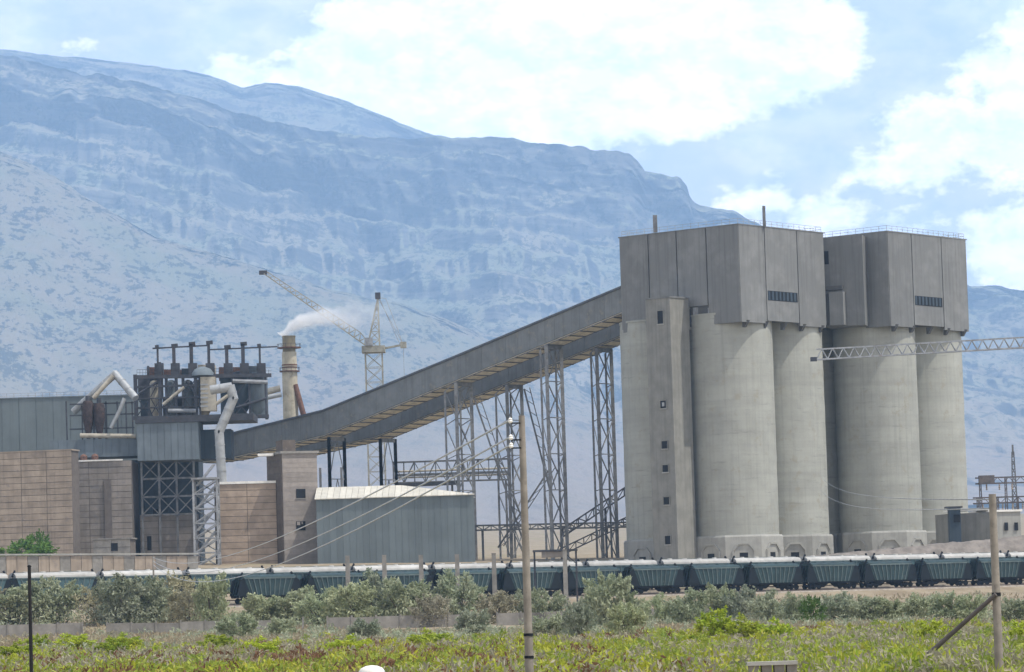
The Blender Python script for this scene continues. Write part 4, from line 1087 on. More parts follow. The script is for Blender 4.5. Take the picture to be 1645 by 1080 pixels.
# ------------------------------------------------------------------ smoke
def smoke(name, pts, rads, dens, label, seed):
    pts = [P(x, y, YC) for x, y in pts]
    N = 40; path = []; rr = []
    for i in range(N):
        f = i / (N - 1) * (len(pts) - 1); k = min(int(f), len(pts) - 2); u = f - k
        path.append(pts[k].lerp(pts[k + 1], u * u * (3 - 2 * u))); rr.append((rads[k] * (1 - u) + rads[k + 1] * u))
    mb = MB(); mb.tube(path, rr, 20)
    ms = bpy.data.materials.new(name + '_vapour'); ms.use_nodes = True
    t = NT(ms.node_tree); t.n.clear()
    g = t.node('ShaderNodeNewGeometry').outputs['Position']
    x, y, z = t.sep(g)
    L0, L1 = path[0].x, path[-1].x
    f = t.maprange(x, L0, L1, 0, 1, smooth=False)
    # centre height and radius along the plume
    def curve(vals):
        out = vals[0]
        for i in range(len(vals) - 1):
            a, b = pts[i].x, pts[i + 1].x
            out = t.math('ADD', out, t.maprange(x, a, b, 0.0, vals[i + 1] - vals[i]))
        return out
    zc, rc = curve([p.z for p in pts]), curve(list(rads))
    n = t.noise(t.vmath('ADD', g, (seed, 0, 0)), .30, 4, .6)
    dzz = t.math('SUBTRACT', z, zc); dyy = t.math('SUBTRACT', y, YC)
    q = t.math('DIVIDE', t.math('SQRT', t.math('ADD', t.math('MULTIPLY', dzz, dzz), t.math('MULTIPLY', dyy, dyy))), rc)
    edge = t.maprange(t.math('ADD', q, t.math('MULTIPLY', t.math('SUBTRACT', n, .5), 1.5)), .30, .82, 1, 0)
    fall = t.math('POWER', t.math('SUBTRACT', 1.0, f, clamp=True), 3.4)
    dn = t.math('MULTIPLY', t.math('MULTIPLY', edge, fall), dens)
    v = t.node('ShaderNodeVolumePrincipled'); v.inputs['Color'].default_value = (.97, .97, .97, 1); v.inputs['Anisotropy'].default_value = .2
    t.l.new(dn, v.inputs['Density'])
    oo = t.node('ShaderNodeOutputMaterial'); t.l.new(v.outputs[0], oo.inputs['Volume'])
    ms.cycles.volume_step_rate = 1.0
    return tag(mb.build(name, ms, None, loc=path[0]), label, kind='stuff')
smoke('smoke', [(453, 541), (466, 525), (488, 516), (520, 511), (575, 506), (690, 492)], [1.6, 2.3, 2.8, 3.4, 4.6, 7.0], 1.0, 'white smoke drifting right from the chimney mouth', 4.0)

# ------------------------------------------------------------------ railway
M_teal = mat('teal_wagon_paint', (.024, .052, .057), .55, .3, .8, stain=(.075, .085, .08), streak=.4)
M_teal2 = mat('faded_green_wagon_paint', (.06, .11, .12), .6, .25, .8, stain=(.16, .17, .15), streak=.4)
M_rib = mat('dusty_rib_paint', (.10, .135, .135), .65, .25, .9)
M_wroof = mat('white_wagon_roof', (.42, .41, .38), .7, .18, .7, stain=(.40, .37, .32))
M_under = mat('dark_underframe', (.004, .006, .010), .75, .3, 1)
M_end_shade = mat('wagon_end_shade', (.003, .008, .013), .7, .3, 1)  # near-black colour stands for the shade at the wagon ends
M_rail = mat('rail_steel', (.18, .14, .12), .55, .25, 1, metal=.4)
M_ballast = mat('track_ballast', (.30, .26, .21), .95, .3, 1.2, stain=(.2, .17, .14), bump=.6, bscale=5)
TD = Vector((math.cos(R(30)), math.sin(R(30)), 0)); TN = Vector((-math.sin(R(30)), math.cos(R(30)), 0))
ZR = EYE + 4.5 + .32
def track_x(px, off=0.0):
    """distance along a rail line (off metres behind the front one) to a pixel column"""
    lo, hi = -200.0, 260.0
    for _ in range(50):
        s = (lo + hi) / 2; p = Vector((0, TY, 0)) + TN * off + TD * s
        if pix((p.x, p.y, ZR + 2))[0] < px: lo = s
        else: hi = s
    return lo
def on_track(s, off, z): p = Vector((0, TY, 0)) + TN * off + TD * s; p.z = z; return p
OFF2 = 5.3
for off, dz, lab in ((0, 0, 'front railway track'), (OFF2, .8, 'rear railway track')):
    a, b = on_track(-150, off, ZR + dz), on_track(200, off, ZR + dz)
    root = thing('railway_track', a, lab + ' under the hopper wagons', 'track'); root['kind'] = 'structure'
    for s in (-.76, .76): m = MB(); m.bar(a + TN * s + Vector((0, 0, -.09)), b + TN * s + Vector((0, 0, -.09)), .1, .18); m.build('rail', M_rail, root)
    m = MB(); zz = Vector((0, 0, -.19)); lo = Vector((0, 0, -1.3 - dz))
    m.hexa([a + lo - TN * 3.2, b + lo - TN * 3.2, b + lo + TN * 3.2, a + lo + TN * 3.2], [a + zz - TN * 1.7, b + zz - TN * 1.7, b + zz + TN * 1.7, a + zz + TN * 1.7]); m.build('ballast_bed', M_ballast, root)

def make_wagon(L, top, bot, zb, zs, zr, side_m, rib_m, nrib, label, group, roof_m):
    root = thing('hopper_wagon', (0, 0, 0), label, 'wagon', group)
    root['_o'] = (0.0, 0.0, 0.0)
    hw = 1.52
    b = MB(); b.hexa([(-bot / 2, -hw, zb), (bot / 2, -hw, zb), (bot / 2, hw, zb), (-bot / 2, hw, zb)], [(-top / 2, -hw, zs), (top / 2, -hw, zs), (top / 2, hw, zs), (-top / 2, hw, zs)])
    body = b.build('body', side_m, root)
    for s in (-1, 1):
        for k in range(nrib):
            f = (k + .5) / nrib - .5
            m = MB(); m.bar((f * bot, s * (hw + .05), zb), (f * top * .97, s * (hw + .05), zs), .13, .12); m.build('rib', rib_m, body)
        m = MB(); m.bar((-top / 2, s * (hw + .06), zs - .08), (top / 2, s * (hw + .06), zs - .08), .14, .2); m.build('top_rail', rib_m, body)
    # arched roof
    r = MB(); n = 10; prof = []
    for k in range(n + 1):
        a = math.pi * k / n; prof.append((-math.cos(a) * (hw + .08), zs + math.sin(a) ** .8 * (zr - zs)))
    vs = [(-top / 2 - .1, y, z) for y, z in prof] + [(top / 2 + .1, y, z) for y, z in prof]
    fs = [(k, k + 1, n + 2 + k, n + 1 + k) for k in range(n)] + [tuple(range(n, -1, -1)), tuple(range(n + 1, 2 * n + 2))]
    r.add(vs, fs); ro = r.build('roof', roof_m, root)
    for k in range(4):
        m = MB(); m.lathe((top * (k - 1.5) / 4.4, 0, zr - .05), [(.42, 0), (.42, .14), (.3, .2)], 10); m.build('hatch', roof_m, ro)
    wk = MB(); wk.box((-top / 2, -.3, zr + .02), (top, 0, 0), (0, .22, 0), (0, 0, .05)); wk.build('roof_walk', M_rib, ro)
    f = MB(); f.box((-L / 2 + .55, -.25, .95), (L - 1.1, 0, 0), (0, .5, 0), (0, 0, .34)); f.box((-L / 2 + .55, -1.45, 1.02), (.3, 0, 0), (0, 2.9, 0), (0, 0, .3)); f.box((L / 2 - .85, -1.45, 1.02), (.3, 0, 0), (0, 2.9, 0), (0, 0, .3))
    for s in (-1.42, 1.36): f.box((-L / 2 + .8, s, 1.06), (L - 1.6, 0, 0), (0, .08, 0), (0, 0, .22))
    f.build('underframe', M_under, root)
    # discharge hoppers below the body
    for k in (-.3, .3):
        m = MB(); x = k * bot
        m.hexa([(x - .5, -.6, .35), (x + .5, -.6, .35), (x + .5, .6, .35), (x - .5, .6, .35)], [(x - bot * .2, -1.35, zb), (x + bot * .2, -1.35, zb), (x + bot * .2, 1.35, zb), (x - bot * .2, 1.35, zb)]); m.build('discharge_hopper', M_under, root)
    for e in (-1, 1):
        bx_ = e * (L / 2 - 2.35)
        bo = MB()
        for s in (-1.02, 1.02):
            bo.box((bx_ - 1.25, s - .09, .42), (2.5, 0, 0), (0, .18, 0), (0, 0, .28)); bo.box((bx_ - .35, s - .12, .3), (.7, 0, 0), (0, .24, 0), (0, 0, .55))
        bo.box((bx_ - .25, -1.0, .5), (.5, 0, 0), (0, 2.0, 0), (0, 0, .4)); bg_ = bo.build('bogie', M_under, root)
        for dx_ in (-.925, .925):
            for s in (-.8, .8):
                m = MB(); m.tube([(bx_ + dx_, s - .07, .475), (bx_ + dx_, s + .07, .475)], .475, 16); m.build('wheel', M_under, bg_)
            m = MB(); m.tube([(bx_ + dx_, -.8, .475), (bx_ + dx_, .8, .475)], .08, 8); m.build('axle', M_under, bg_)
        m = MB(); m.bar((e * (L / 2 - .7), 0, 1.05), (e * (L / 2 - .02), 0, 1.05), .28); m.build('coupler', M_under, root)
        # end frame: posts from the underframe to the eaves, ladder
        m = MB()
        for s in (-1.3, -.45, .45, 1.3): m.bar((e * (L / 2 - .75), s, 1.3), (e * (top / 2 - .05), s, zs - .1), .14)
        m.bar((e * (L / 2 - .75), -1.4, 1.35), (e * (L / 2 - .75), 1.4, 1.35), .12); m.build('end_frame', side_m, root)
        m = MB()
        for s in (-1.45, -1.05): m.bar((e * (L / 2 - .62), s, 1.0), (e * (top / 2 + .12), s, zs + .3), .05)
        for k in range(9): f_ = (k + .5) / 9; xx = e * ((L / 2 - .62) * (1 - f_) + (top / 2 + .12) * f_); m.bar((xx, -1.45, 1.0 + (zs - .7) * f_), (xx, -1.05, 1.0 + (zs - .7) * f_), .04)
        tag(m.build('ladder', M_rib, root), kind='stuff')
        # added near-black plates paint the shade between slope sheet and end posts
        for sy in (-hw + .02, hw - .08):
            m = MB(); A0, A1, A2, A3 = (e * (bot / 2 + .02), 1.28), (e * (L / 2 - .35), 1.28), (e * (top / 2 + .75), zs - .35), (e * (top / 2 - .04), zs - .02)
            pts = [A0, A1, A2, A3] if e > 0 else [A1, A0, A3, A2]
            m.hexa([(x, sy, z) for x, z in pts], [(x, sy + .06, z) for x, z in pts]); m.build('end_shade_plate', M_end_shade, root)
        # small roof-end bracket seen between the roofs
        m = MB(); m.bar((e * (top / 2 + .3), -.5, zs + .2), (e * (top / 2 - .2), -.5, zr + .35), .25); m.build('roof_bracket', M_under, root)
    return root
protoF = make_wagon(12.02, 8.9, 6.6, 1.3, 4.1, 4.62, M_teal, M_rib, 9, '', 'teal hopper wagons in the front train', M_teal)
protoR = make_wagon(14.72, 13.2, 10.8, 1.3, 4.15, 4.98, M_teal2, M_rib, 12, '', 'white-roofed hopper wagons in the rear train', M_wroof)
s0 = track_x(372) + 6.0
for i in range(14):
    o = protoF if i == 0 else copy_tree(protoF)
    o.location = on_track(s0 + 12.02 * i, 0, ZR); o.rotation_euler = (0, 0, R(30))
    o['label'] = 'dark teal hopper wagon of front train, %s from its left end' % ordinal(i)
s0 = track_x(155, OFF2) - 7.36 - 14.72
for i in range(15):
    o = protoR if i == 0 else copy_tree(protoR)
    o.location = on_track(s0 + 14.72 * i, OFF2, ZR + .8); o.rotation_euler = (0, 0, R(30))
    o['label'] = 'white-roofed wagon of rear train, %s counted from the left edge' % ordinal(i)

# ------------------------------------------------------------------ posts, poles, walls, wires
def hit(px, py, lo=118.0, hi=900.0):
    """ground point seen at a pixel, nearest first"""
    prev = lo
    Y = lo
    while Y < hi:
        p = P(px, py, Y)
        if p.z <= GZ(p.x, p.y): return Vector((p.x, p.y, GZ(p.x, p.y)))
        Y += 2.0
    p = P(px, py, hi); return Vector((p.x, p.y, GZ(p.x, p.y)))
for i, (px, py) in enumerate(((558, 894), (617, 893), (676, 893), (734, 892), (793, 890), (907, 884))):
    Y = 592 + (px - 558) * .045; Y = Y - 14
    t = P(px, py, Y); zg = GZ(t.x, Y) - .4
    m = MB(); b_ = Vector((t.x, Y, zg)); t2 = Vector((t.x, Y, t.z))
    m.hexa([b_ + Vector(v) for v in ((-.38, -.2, 0), (.38, -.2, 0), (.38, .2, 0), (-.38, .2, 0))], [t2 + Vector(v) for v in ((-.33, -.17, 0), (.33, -.17, 0), (.33, .17, 0), (-.33, .17, 0))])
    m.box(t2 + Vector((-.36, -.2, 0)), (.72, 0, 0), (0, .4, 0), (0, 0, .12))
    tag(m.build('concrete_post', M_conc, None, loc=b_), 'tan concrete post before the train, %s from the left of six' % ordinal(i), 'post', 'concrete posts in front of the train')
# signal platform
Yp = 596
p0, p1 = P(856, 893, Yp), P(928, 891, Yp); zt = P(890, 883, Yp).z
pr_ = thing('signal_platform', Vector((p0.x, Yp, GZ(p0.x, Yp))), 'dark raised platform with a box on it above the wagons, right of tall pole', 'platform')
m = MB(); m.box((p0.x, Yp, zt - .3), (p1.x - p0.x, 0, 0), (0, 2.2, 0), (0, 0, .3)); m.build('deck', M_darkst, pr_)
m = MB(); m.box((p0.x + 1.4, Yp + .3, zt - 1.25), (3.6, 0, 0), (0, 1.5, 0), (0, 0, .94)); m.build('box', M_brick2, pr_)
for x in (p0.x + .25, p1.x - .25):
    m = MB(); m.bar((x, Yp + 1, GZ(x, Yp) - .5), (x, Yp + 1, zt - .3), .3); m.build('post', M_darkst, pr_)
m = MB(); m.bar((p1.x - .4, Yp + .9, zt - 2.2), (p1.x - 2.2, Yp + .9, zt - .4), .15); m.build('strut', M_darkst, pr_)

def pole(px_t, py_t, px_b, Y, r0_, r1_, m, label, name='utility_pole', extra=None):
    t = P(px_t, py_t, Y); b_ = Vector((t.x, Y, GZ(t.x, Y) - .3))
    root = thing(name, b_, label, 'pole')
    q = MB(); q.tube([b_, Vector((t.x, Y, b_.z + (t.z - b_.z) * .5)), Vector((t.x, Y, t.z))], [r0_, (r0_ + r1_) / 2, r1_], 14); q.build('shaft', m, root, smooth=True)
    return root, Vector((t.x, Y, t.z))
YP = 108
pm, pmt = pole(838, 668, 855, YP, .13, .09, M_pole, 'tall weathered wooden pole standing in front of the trestles')
for py in (1022, 1058):
    z = P(852, py, YP).z; q = MB(); q.lathe((pmt.x, YP, z), [(.14, 0), (.14, .08)], 14); q.build('iron_band', M_under, pm)
for k, py in enumerate((680, 707, 720)):
    z = P(838, py, YP).z; q = MB(); q.bar((pmt.x - .05, YP - .1, z), (pmt.x - .33, YP - .16, z), .04); io = q.build('insulator_bracket', M_under, pm)
    q = MB(); q.lathe((pmt.x - .33, YP - .16, z), [(.04, 0), (.07, .05), (.05, .09), (.06, .12), (.02, .16)], 8); q.build('insulator', M_whiteedge, io)
pr2, prt = pole(1594, 794, 1608, 107, .13, .105, M_pole, 'weathered pole at the right edge propped by a slanting brace')
a, b_ = P(1600, 955, 106.8), P(1440, 1088, 108)
b2_ = Vector((b_.x, b_.y, GZ(b_.x, b_.y) - .2)); d = (b2_ - a)
q = MB(); q.tube([a, b2_], [.062, .08], 10); q.build('brace_pole', mat('dark_brace_wood', (.09, .08, .075), .9, .3, 2), pr2, smooth=True)
q = MB(); q.lathe((prt.x, 107, P(1600, 955, 107).z - .05), [(.13, 0), (.13, .1)], 14); q.build('iron_band', M_under, pr2)
pl_, plt = pole(47, 911, 52, 108, .056, .05, mat('black_steel_post', (.012, .012, .014), .6, .2, 2), 'thin black steel post in the foreground at left', 'steel_post')
q = MB(); q.lathe((plt.x, 108, plt.z), [(.062, 0), (.062, .03), (.02, .06)], 10); q.build('cap', M_under, pl_)
def wire(a, b, sag, r, label, m, name='overhead_wire', cat='wire', group=None):
    a, b = Vector(a), Vector(b); q = MB(); pts = []
    for i in range(25):
        f = i / 24; p = a.lerp(b, f); p.z -= sag * 4 * f * (1 - f); pts.append(p)
    q.tube(pts, r, 5); return tag(q.build(name, m, None, loc=a), label, cat, group)
M_wire = mat('pale_wire', (.45, .46, .46), .5, .1, 1, metal=.3)
wp, wpt = pole(246, 893, 247, 556, .16, .13, M_pole, 'short wooden pole carrying wires beside white wagon roofs at left')
for k, (py, nm) in enumerate(((680, 'topmost'), (707, 'middle'), (720, 'lowest'))):
    z = P(838, py, YP).z
    wire((pmt.x - .33, YP - .16, z + .1), wpt + Vector((0, 0, -.25 - .55 * k)), 2.2 + .5 * k, .03 if k else .032, '%s pale wire running from tall pole down past the shed' % nm, M_wire, group='wires across the shed')
for k in range(2):
    wire(prt + Vector((-.12, 0, -.15 - .25 * k)), P(1318, 766 + 22 * k, 742), 1.2, .02, '%s thin wire from the right pole to the left silo block' % ('upper' if k == 0 else 'lower'), M_steel2, group='wires to the silos')

# low concrete yard wall, left and centre
wr = P(20, 1010, 455)
wroot = thing('yard_wall', Vector((wr.x, 455, GZ(wr.x, 455))), 'low grey concrete panel wall behind the shrubs', 'wall')
x = wr.x - 6; i = 0
while x < 26:
    Y = 452 + (x - wr.x) * .10; z = GZ(x + 1.45, Y)
    if i not in (5, 13, 14, 21):
        m = MB(); m.box((x + .08, Y, z - .4), (2.75, .28, 0), (0, .14, 0), (0, 0, 1.9 + random.uniform(-.08, .08))); m.build('panel', M_conc, wroot)
    m = MB(); m.box((x - .12, Y - .1, z - .5), (.2, 0, 0), (0, .3, 0), (0, 0, 2.2)); m.build('post', M_conc, wroot)
    x += 2.95; i += 1
# long pale retaining wall behind the rear train on the left, earth bank on the right
a = P(-60, 905, 640); b_ = P(318, 902, 652)
rw = thing('retaining_wall', Vector((a.x, a.y, a.z - 3)), 'long pale concrete retaining wall above the rear wagon roofs at left', 'wall')
n = 22
for k in range(n):
    p, q_ = a.lerp(b_, k / n), a.lerp(b_, (k + 1) / n); zt = P(-60 + 378 * (k + .5) / n, 893.5, p.y).z + random.uniform(-.05, .05)
    m = MB(); m.box(Vector((p.x + .04, p.y, p.z - 4)), (q_.x - p.x - .08, q_.y - p.y, 0), (0, .6, 0), (0, 0, zt - p.z + 4)); m.build('wall_block', M_brick1 if k % 3 else M_conc, rw)
m = MB(); zc = P(130, 893, 645).z
m.box(a + Vector((0, -.25, P(-60, 893, 640).z - a.z)), b_ - a + Vector((0, 0, P(318, 891, 652).z - P(-60, 893, 640).z - (b_.z - a.z))), (0, 1.1, 0), (0, 0, .28)); m.build('coping', M_plinth, rw)
bx0, bx1 = P(1290, 890, 702), P(1700, 862, 716)
nx, ny = 90, 12
gx2 = np.linspace(bx0.x, bx1.x, nx)[None, :].repeat(ny, 0); vv = np.linspace(0, 1, ny)[:, None]
gy2 = 694 + vv * 26 + (gx2 - bx0.x) * .18
crest = np.linspace(bx0.z - .6, bx1.z + .6, nx)[None, :]
gz2 = ground_z(gx2, gy2) - .4
k_ = np.clip(np.sin(np.pi * vv) * 1.35, 0, 1)
gz2 = np.maximum(gz2, gz2 * (1 - k_) + crest * k_) + (fbm(gx2 * .5, gy2 * .5, 4) - .5) * .8 * k_
tag(grid_mesh('earth_bank', gx2, gy2, gz2, mat('grey_spoil', (.21, .185, .16), .95, .3, .5, stain=(.15, .13, .11), bump=.5, bscale=2)), 'grey-tan earth bank rising to the right below the right silos', kind='structure')
# the pale domed stone and concrete slab in the near field
p = P(597, 1069, 113); m = MB(); g0 = GZ(p.x, 113)
m.lathe((p.x, 113, 0), [(.40, g0 - .3), (.42, p.z - .30), (.40, p.z - .18), (.32, p.z - .08), (.18, p.z - .02), (.04, p.z)], 24)
tag(m.build('marker_stone', M_whiteedge, None, loc=(p.x, 113, g0), smooth=True), 'round-topped cream marker stone at the bottom edge', 'marker')
p0, p1 = P(1199, 1066, 113), P(1280, 1064, 113); g0 = GZ(p0.x, 113)
cr_ = thing('concrete_culvert', Vector((p0.x, 113, g0)), 'small concrete slab on blocks at the bottom edge, near field', 'slab')
m = MB(); m.box((p0.x, 112.6, p0.z - .07), (p1.x - p0.x, 0, 0), (0, .9, 0), (0, 0, .11)); m.build('slab', M_plinth, cr_)
for k in range(4):
    m = MB(); m.box((p0.x + .06 + k * .38, 112.7, g0 - .2), (.3, 0, 0), (0, .6, 0), (0, 0, p0.z - .07 - g0 + .2)); m.build('block', M_conc, cr_)

# ------------------------------------------------------------------ plants
def leaf_mat(name, c0, c1, c2):
    m = bpy.data.materials.new(name); m.use_nodes = True
    t = NT(m.node_tree); bs = t.n['Principled BSDF']
    g = t.node('ShaderNodeNewGeometry')
    n1 = t.noise(g.outputs['Position'], .25, 4, .6); n2 = t.noise(g.outputs['Position'], 2.2, 3, .6)
    c = t.mix(t.maprange(n1, .38, .62), (*c0, 1), (*c1, 1)); c = t.mix(t.maprange(n2, .5, .68, 0, .7), c, (*c2, 1))
    rnd = t.node('ShaderNodeObjectInfo').outputs['Random']
    rv = t.maprange(rnd, 0, 1, .82, 1.18, smooth=False); c = t.mix(1.0, c, t.comb(rv, rv, t.maprange(rnd, 0, 1, .9, 1.05, smooth=False)), 'MULTIPLY')
    t.l.new(c, bs.inputs['Base Color']); bs.inputs['Roughness'].default_value = .7; bs.inputs['Specular IOR Level'].default_value = .2
    tr = t.node('ShaderNodeBsdfTranslucent'); t.l.new(c, tr.inputs[0])
    mx = t.node('ShaderNodeMixShader'); mx.inputs[0].default_value = .3
    t.l.new(bs.outputs[0], mx.inputs[1]); t.l.new(tr.outputs[0], mx.inputs[2]); t.l.new(mx.outputs[0], t.n['Material Output'].inputs[0])
    return m
L_olive = leaf_mat('silvery_olive_leaf', (.27, .305, .18), (.38, .405, .26), (.52, .52, .37))
L_grey = leaf_mat('grey_green_leaf', (.27, .315, .195), (.37, .40, .27), (.50, .51, .37))
L_brown = leaf_mat('brownish_twig_leaf', (.29, .27, .18), (.36, .335, .23), (.43, .395, .28))
L_lime = leaf_mat('bright_green_leaf', (.26, .36, .03), (.38, .45, .04), (.46, .46, .07))
L_dark = leaf_mat('fresh_green_leaf', (.07, .15, .03), (.11, .20, .04), (.15, .23, .06))
L_grass = leaf_mat('field_grass', (.17, .235, .04), (.27, .32, .05), (.38, .38, .11))
L_weed = leaf_mat('yellow_green_weed', (.32, .38, .03), (.46, .48, .04), (.52, .44, .11))
L_red = leaf_mat('reddish_withered_stalk', (.12, .06, .035), (.18, .10, .06), (.23, .15, .09))
L_dry = leaf_mat('dry_grass_straw', (.30, .245, .155), (.39, .33, .215), (.26, .205, .135))
M_twig = mat('grey_twigs', (.13, .105, .085), .9, .25, 3)

def quads_mesh(name, C, U, V, m):
    """many small leaf quads at centres C with half-axes U, V"""
    n = len(C)
    co = np.stack([C - U - V * .2, C + U * .2 - V, C + U + V * .2, C - U * .2 + V], 1).reshape(-1, 3).astype(np.float32)
    me = bpy.data.meshes.new(name)
    me.vertices.add(n * 4); me.vertices.foreach_set('co', co.ravel())
    me.loops.add(n * 4); me.loops.foreach_set('vertex_index', np.arange(n * 4, dtype=np.int32))
    me.polygons.add(n); me.polygons.foreach_set('loop_start', np.arange(0, n * 4, 4, dtype=np.int32)); me.polygons.foreach_set('loop_total', np.full(n, 4, np.int32))
    me.update(calc_edges=True); me.materials.append(m)
    return me
def shrub_mesh(seed, n, leaf, m, upright=.5, openness=.5):
    """unit shrub: crown inside a box about 1 wide and 1 tall, built from sprays of leaves on branching sprigs"""
    r = np.random.RandomState(seed)
    K = 34
    th = r.rand(K) * 2 * np.pi; rr = np.sqrt(r.rand(K)) * .42; zz = .28 + .62 * r.rand(K) * (1 - (rr / .5) ** 2 * .65)
    cc = np.stack([rr * np.cos(th), rr * np.sin(th), zz], 1); sz = .07 + .09 * r.rand(K)
    k = r.randint(0, K, n)
    d = r.normal(size=(n, 3)); d /= np.linalg.norm(d, axis=1, keepdims=True)
    C = cc[k] + d * (sz[k] * r.rand(n) ** .45)[:, None] * np.array([1, 1, 1.15])
    # wispy sprigs poking out
    ns = n // 5; kk = r.randint(0, K, ns); out = cc[kk] - np.array([0, 0, .25]); out /= np.linalg.norm(out, axis=1, keepdims=True)
    C[:ns] = cc[kk] + out * (r.rand(ns) * .17)[:, None] + r.normal(size=(ns, 3)) * .012
    # low skirt
    nk = n // 6; C[-nk:] = np.stack([r.normal(size=nk) * .22, r.normal(size=nk) * .22, r.rand(nk) * .3 + .02], 1)
    C[:, 2] = np.clip(C[:, 2], .01, 1.05)
    a = r.normal(size=(n, 3)); a[:, 2] = np.abs(a[:, 2]) * (1 + upright); a /= np.linalg.norm(a, axis=1, keepdims=True)
    b = np.cross(a, r.normal(size=(n, 3))); b /= np.linalg.norm(b, axis=1, keepdims=True)
    s = leaf * (.6 + .9 * r.rand(n))[:, None]
    fol = quads_mesh('foliage', C, a * s * 1.5, b * s * .55, m)
    st = MB()
    for i in range(9):
        c = cc[r.randint(0, K)]; mid = Vector((c[0] * .45, c[1] * .45, c[2] * .5)); st.tube([(c[0] * .08, c[1] * .08, -.05), mid, Vector(c)], [.018, .012, .004], 5)
    me = bpy.data.meshes.new('stems'); me.from_pydata(st.v, [], st.f); me.materials.append(M_twig); me.update()
    return fol, me
PROT = {'olive': [shrub_mesh(s, 6000, .023, L_olive) for s in (1, 2, 3)], 'grey': [shrub_mesh(s, 6000, .023, L_grey) for s in (4, 5, 6)],
        'brown': [shrub_mesh(s, 4800, .02, L_brown) for s in (7, 8)], 'lime': [shrub_mesh(s, 2600, .028, L_lime, .2) for s in (9, 10)], 'dark': [shrub_mesh(s, 3200, .022, L_dark, .2) for s in (11, 12)]}
def shrub(kind, px, py, hp, wp_, label, group, Y=None, name='shrub', grow=1.0):
    if Y is None: b = hit(px, py)
    else: b = P(px, py, Y); b.z = GZ(b.x, b.y)
    k = b.y / F
    root = thing(name, b, label, 'shrub', group)
    fol, st = random.choice(PROT[kind])
    for me in (fol, st):
        o = bpy.data.objects.new(me.name, me); COL.objects.link(o); o.parent = root
    root.scale = (wp_ * k * 1.16, wp_ * k * 1.16, hp * k * 1.15 * grow); root.rotation_euler = (0, 0, random.uniform(0, 6.28))
    return root
random.seed(21)
tall = [(-30, 1004, 70, 80), (22, 1004, 76, 88), (84, 1003, 84, 84), (160, 1003, 70, 70), (198, 1006, 92, 92), (238, 1003, 84, 78), (278, 1000, 88, 76), (340, 1005, 92, 56)]
for i, t in enumerate(tall): shrub('olive' if i % 3 else 'brown', *t, 'tall olive-grey shrub before the yard wall, %s from the left edge' % ordinal(i), 'tall shrubs at left', grow=.86)
mid = [(305, 1003, 55, 60, 'brown'), (382, 1030, 44, 62, 'grey'), (425, 1004, 48, 70, 'olive'), (470, 1003, 58, 80, 'olive'), (515, 1006, 55, 78, 'grey'), (456, 1026, 34, 46, 'grey'), (560, 1006, 68, 84, 'olive'), (604, 1003, 78, 74, 'grey'), (652, 1004, 72, 84, 'olive'), (692, 1008, 50, 66, 'brown'),
       (588, 1030, 34, 52, 'grey'), (738, 1002, 80, 76, 'grey'), (762, 1026, 48, 52, 'grey'), (800, 1003, 50, 66, 'brown'), (842, 1000, 48, 56, 'olive'), (876, 1003, 56, 60, 'olive'), (882, 1026, 36, 62, 'grey'), (928, 1026, 58, 48, 'grey'), (984, 1012, 92, 82, 'grey'),
       (1008, 1026, 52, 62, 'olive'), (955, 1008, 50, 54, 'olive'), (1060, 1003, 44, 56, 'grey'), (1108, 1005, 52, 64, 'grey'), (1152, 1001, 56, 62, 'olive'), (1192, 1000, 52, 58, 'grey'), (1236, 1002, 48, 60, 'grey'), (1276, 1004, 46, 52, 'grey'), (1306, 1006, 44, 40, 'dark'), (1346, 1001, 46, 64, 'grey'),
       (1394, 1002, 44, 62, 'grey'), (1438, 1001, 40, 60, 'olive'), (1484, 1002, 46, 58, 'grey'), (1526, 1002, 50, 54, 'grey'), (1562, 1001, 46, 50, 'grey'), (1628, 1003, 42, 52, 'grey'), (1670, 1003, 44, 60, 'grey')]
words = {'olive': 'olive-green', 'grey': 'silvery grey-green', 'brown': 'brownish sparse', 'dark': 'greener'}
cnt = {}
for (px, py, hp, wp_, k) in sorted(mid):
    near = py > 1015
    key = (k, near); cnt[key] = cnt.get(key, 0) + 1
    lab = '%s shrub %s, %s such from the left' % (words[k], 'in front of the main shrub row' if near else 'in the row below the wagons', ordinal(cnt[key] - 1))
    shrub(k, px, py, hp, wp_, lab, 'shrubs in the row below the train')
lime = [(1150, 1034, 36, 62), (1196, 1032, 27, 54), (1244, 1032, 24, 60), (1500, 1036, 26, 52), (1645, 1036, 24, 50), (1100, 1040, 16, 46), (60, 1044, 16, 40), (118, 1046, 18, 60), (200, 1046, 18, 56), (420, 1056, 20, 60), (690, 1040, 18, 60), (560, 1050, 18, 60), (30, 1062, 20, 60), (180, 1056, 20, 54), (1330, 1050, 14, 60), (350, 1044, 16, 60)]
for i, t in enumerate(sorted(lime)): shrub('lime', *t, 'bright yellow-green bushy plant in the near field, %s from the left' % ordinal(i), 'bright green field plants', grow=1.45)
shrub('dark', 40, 893, 50, 95, 'fresh green bush at foot of the left panel building', 'green bushes by the left building', 690)
shrub('dark', 62, 893, 60, 46, 'darker upright green bush right behind the fresh green one', 'green bushes by the left building', 694)

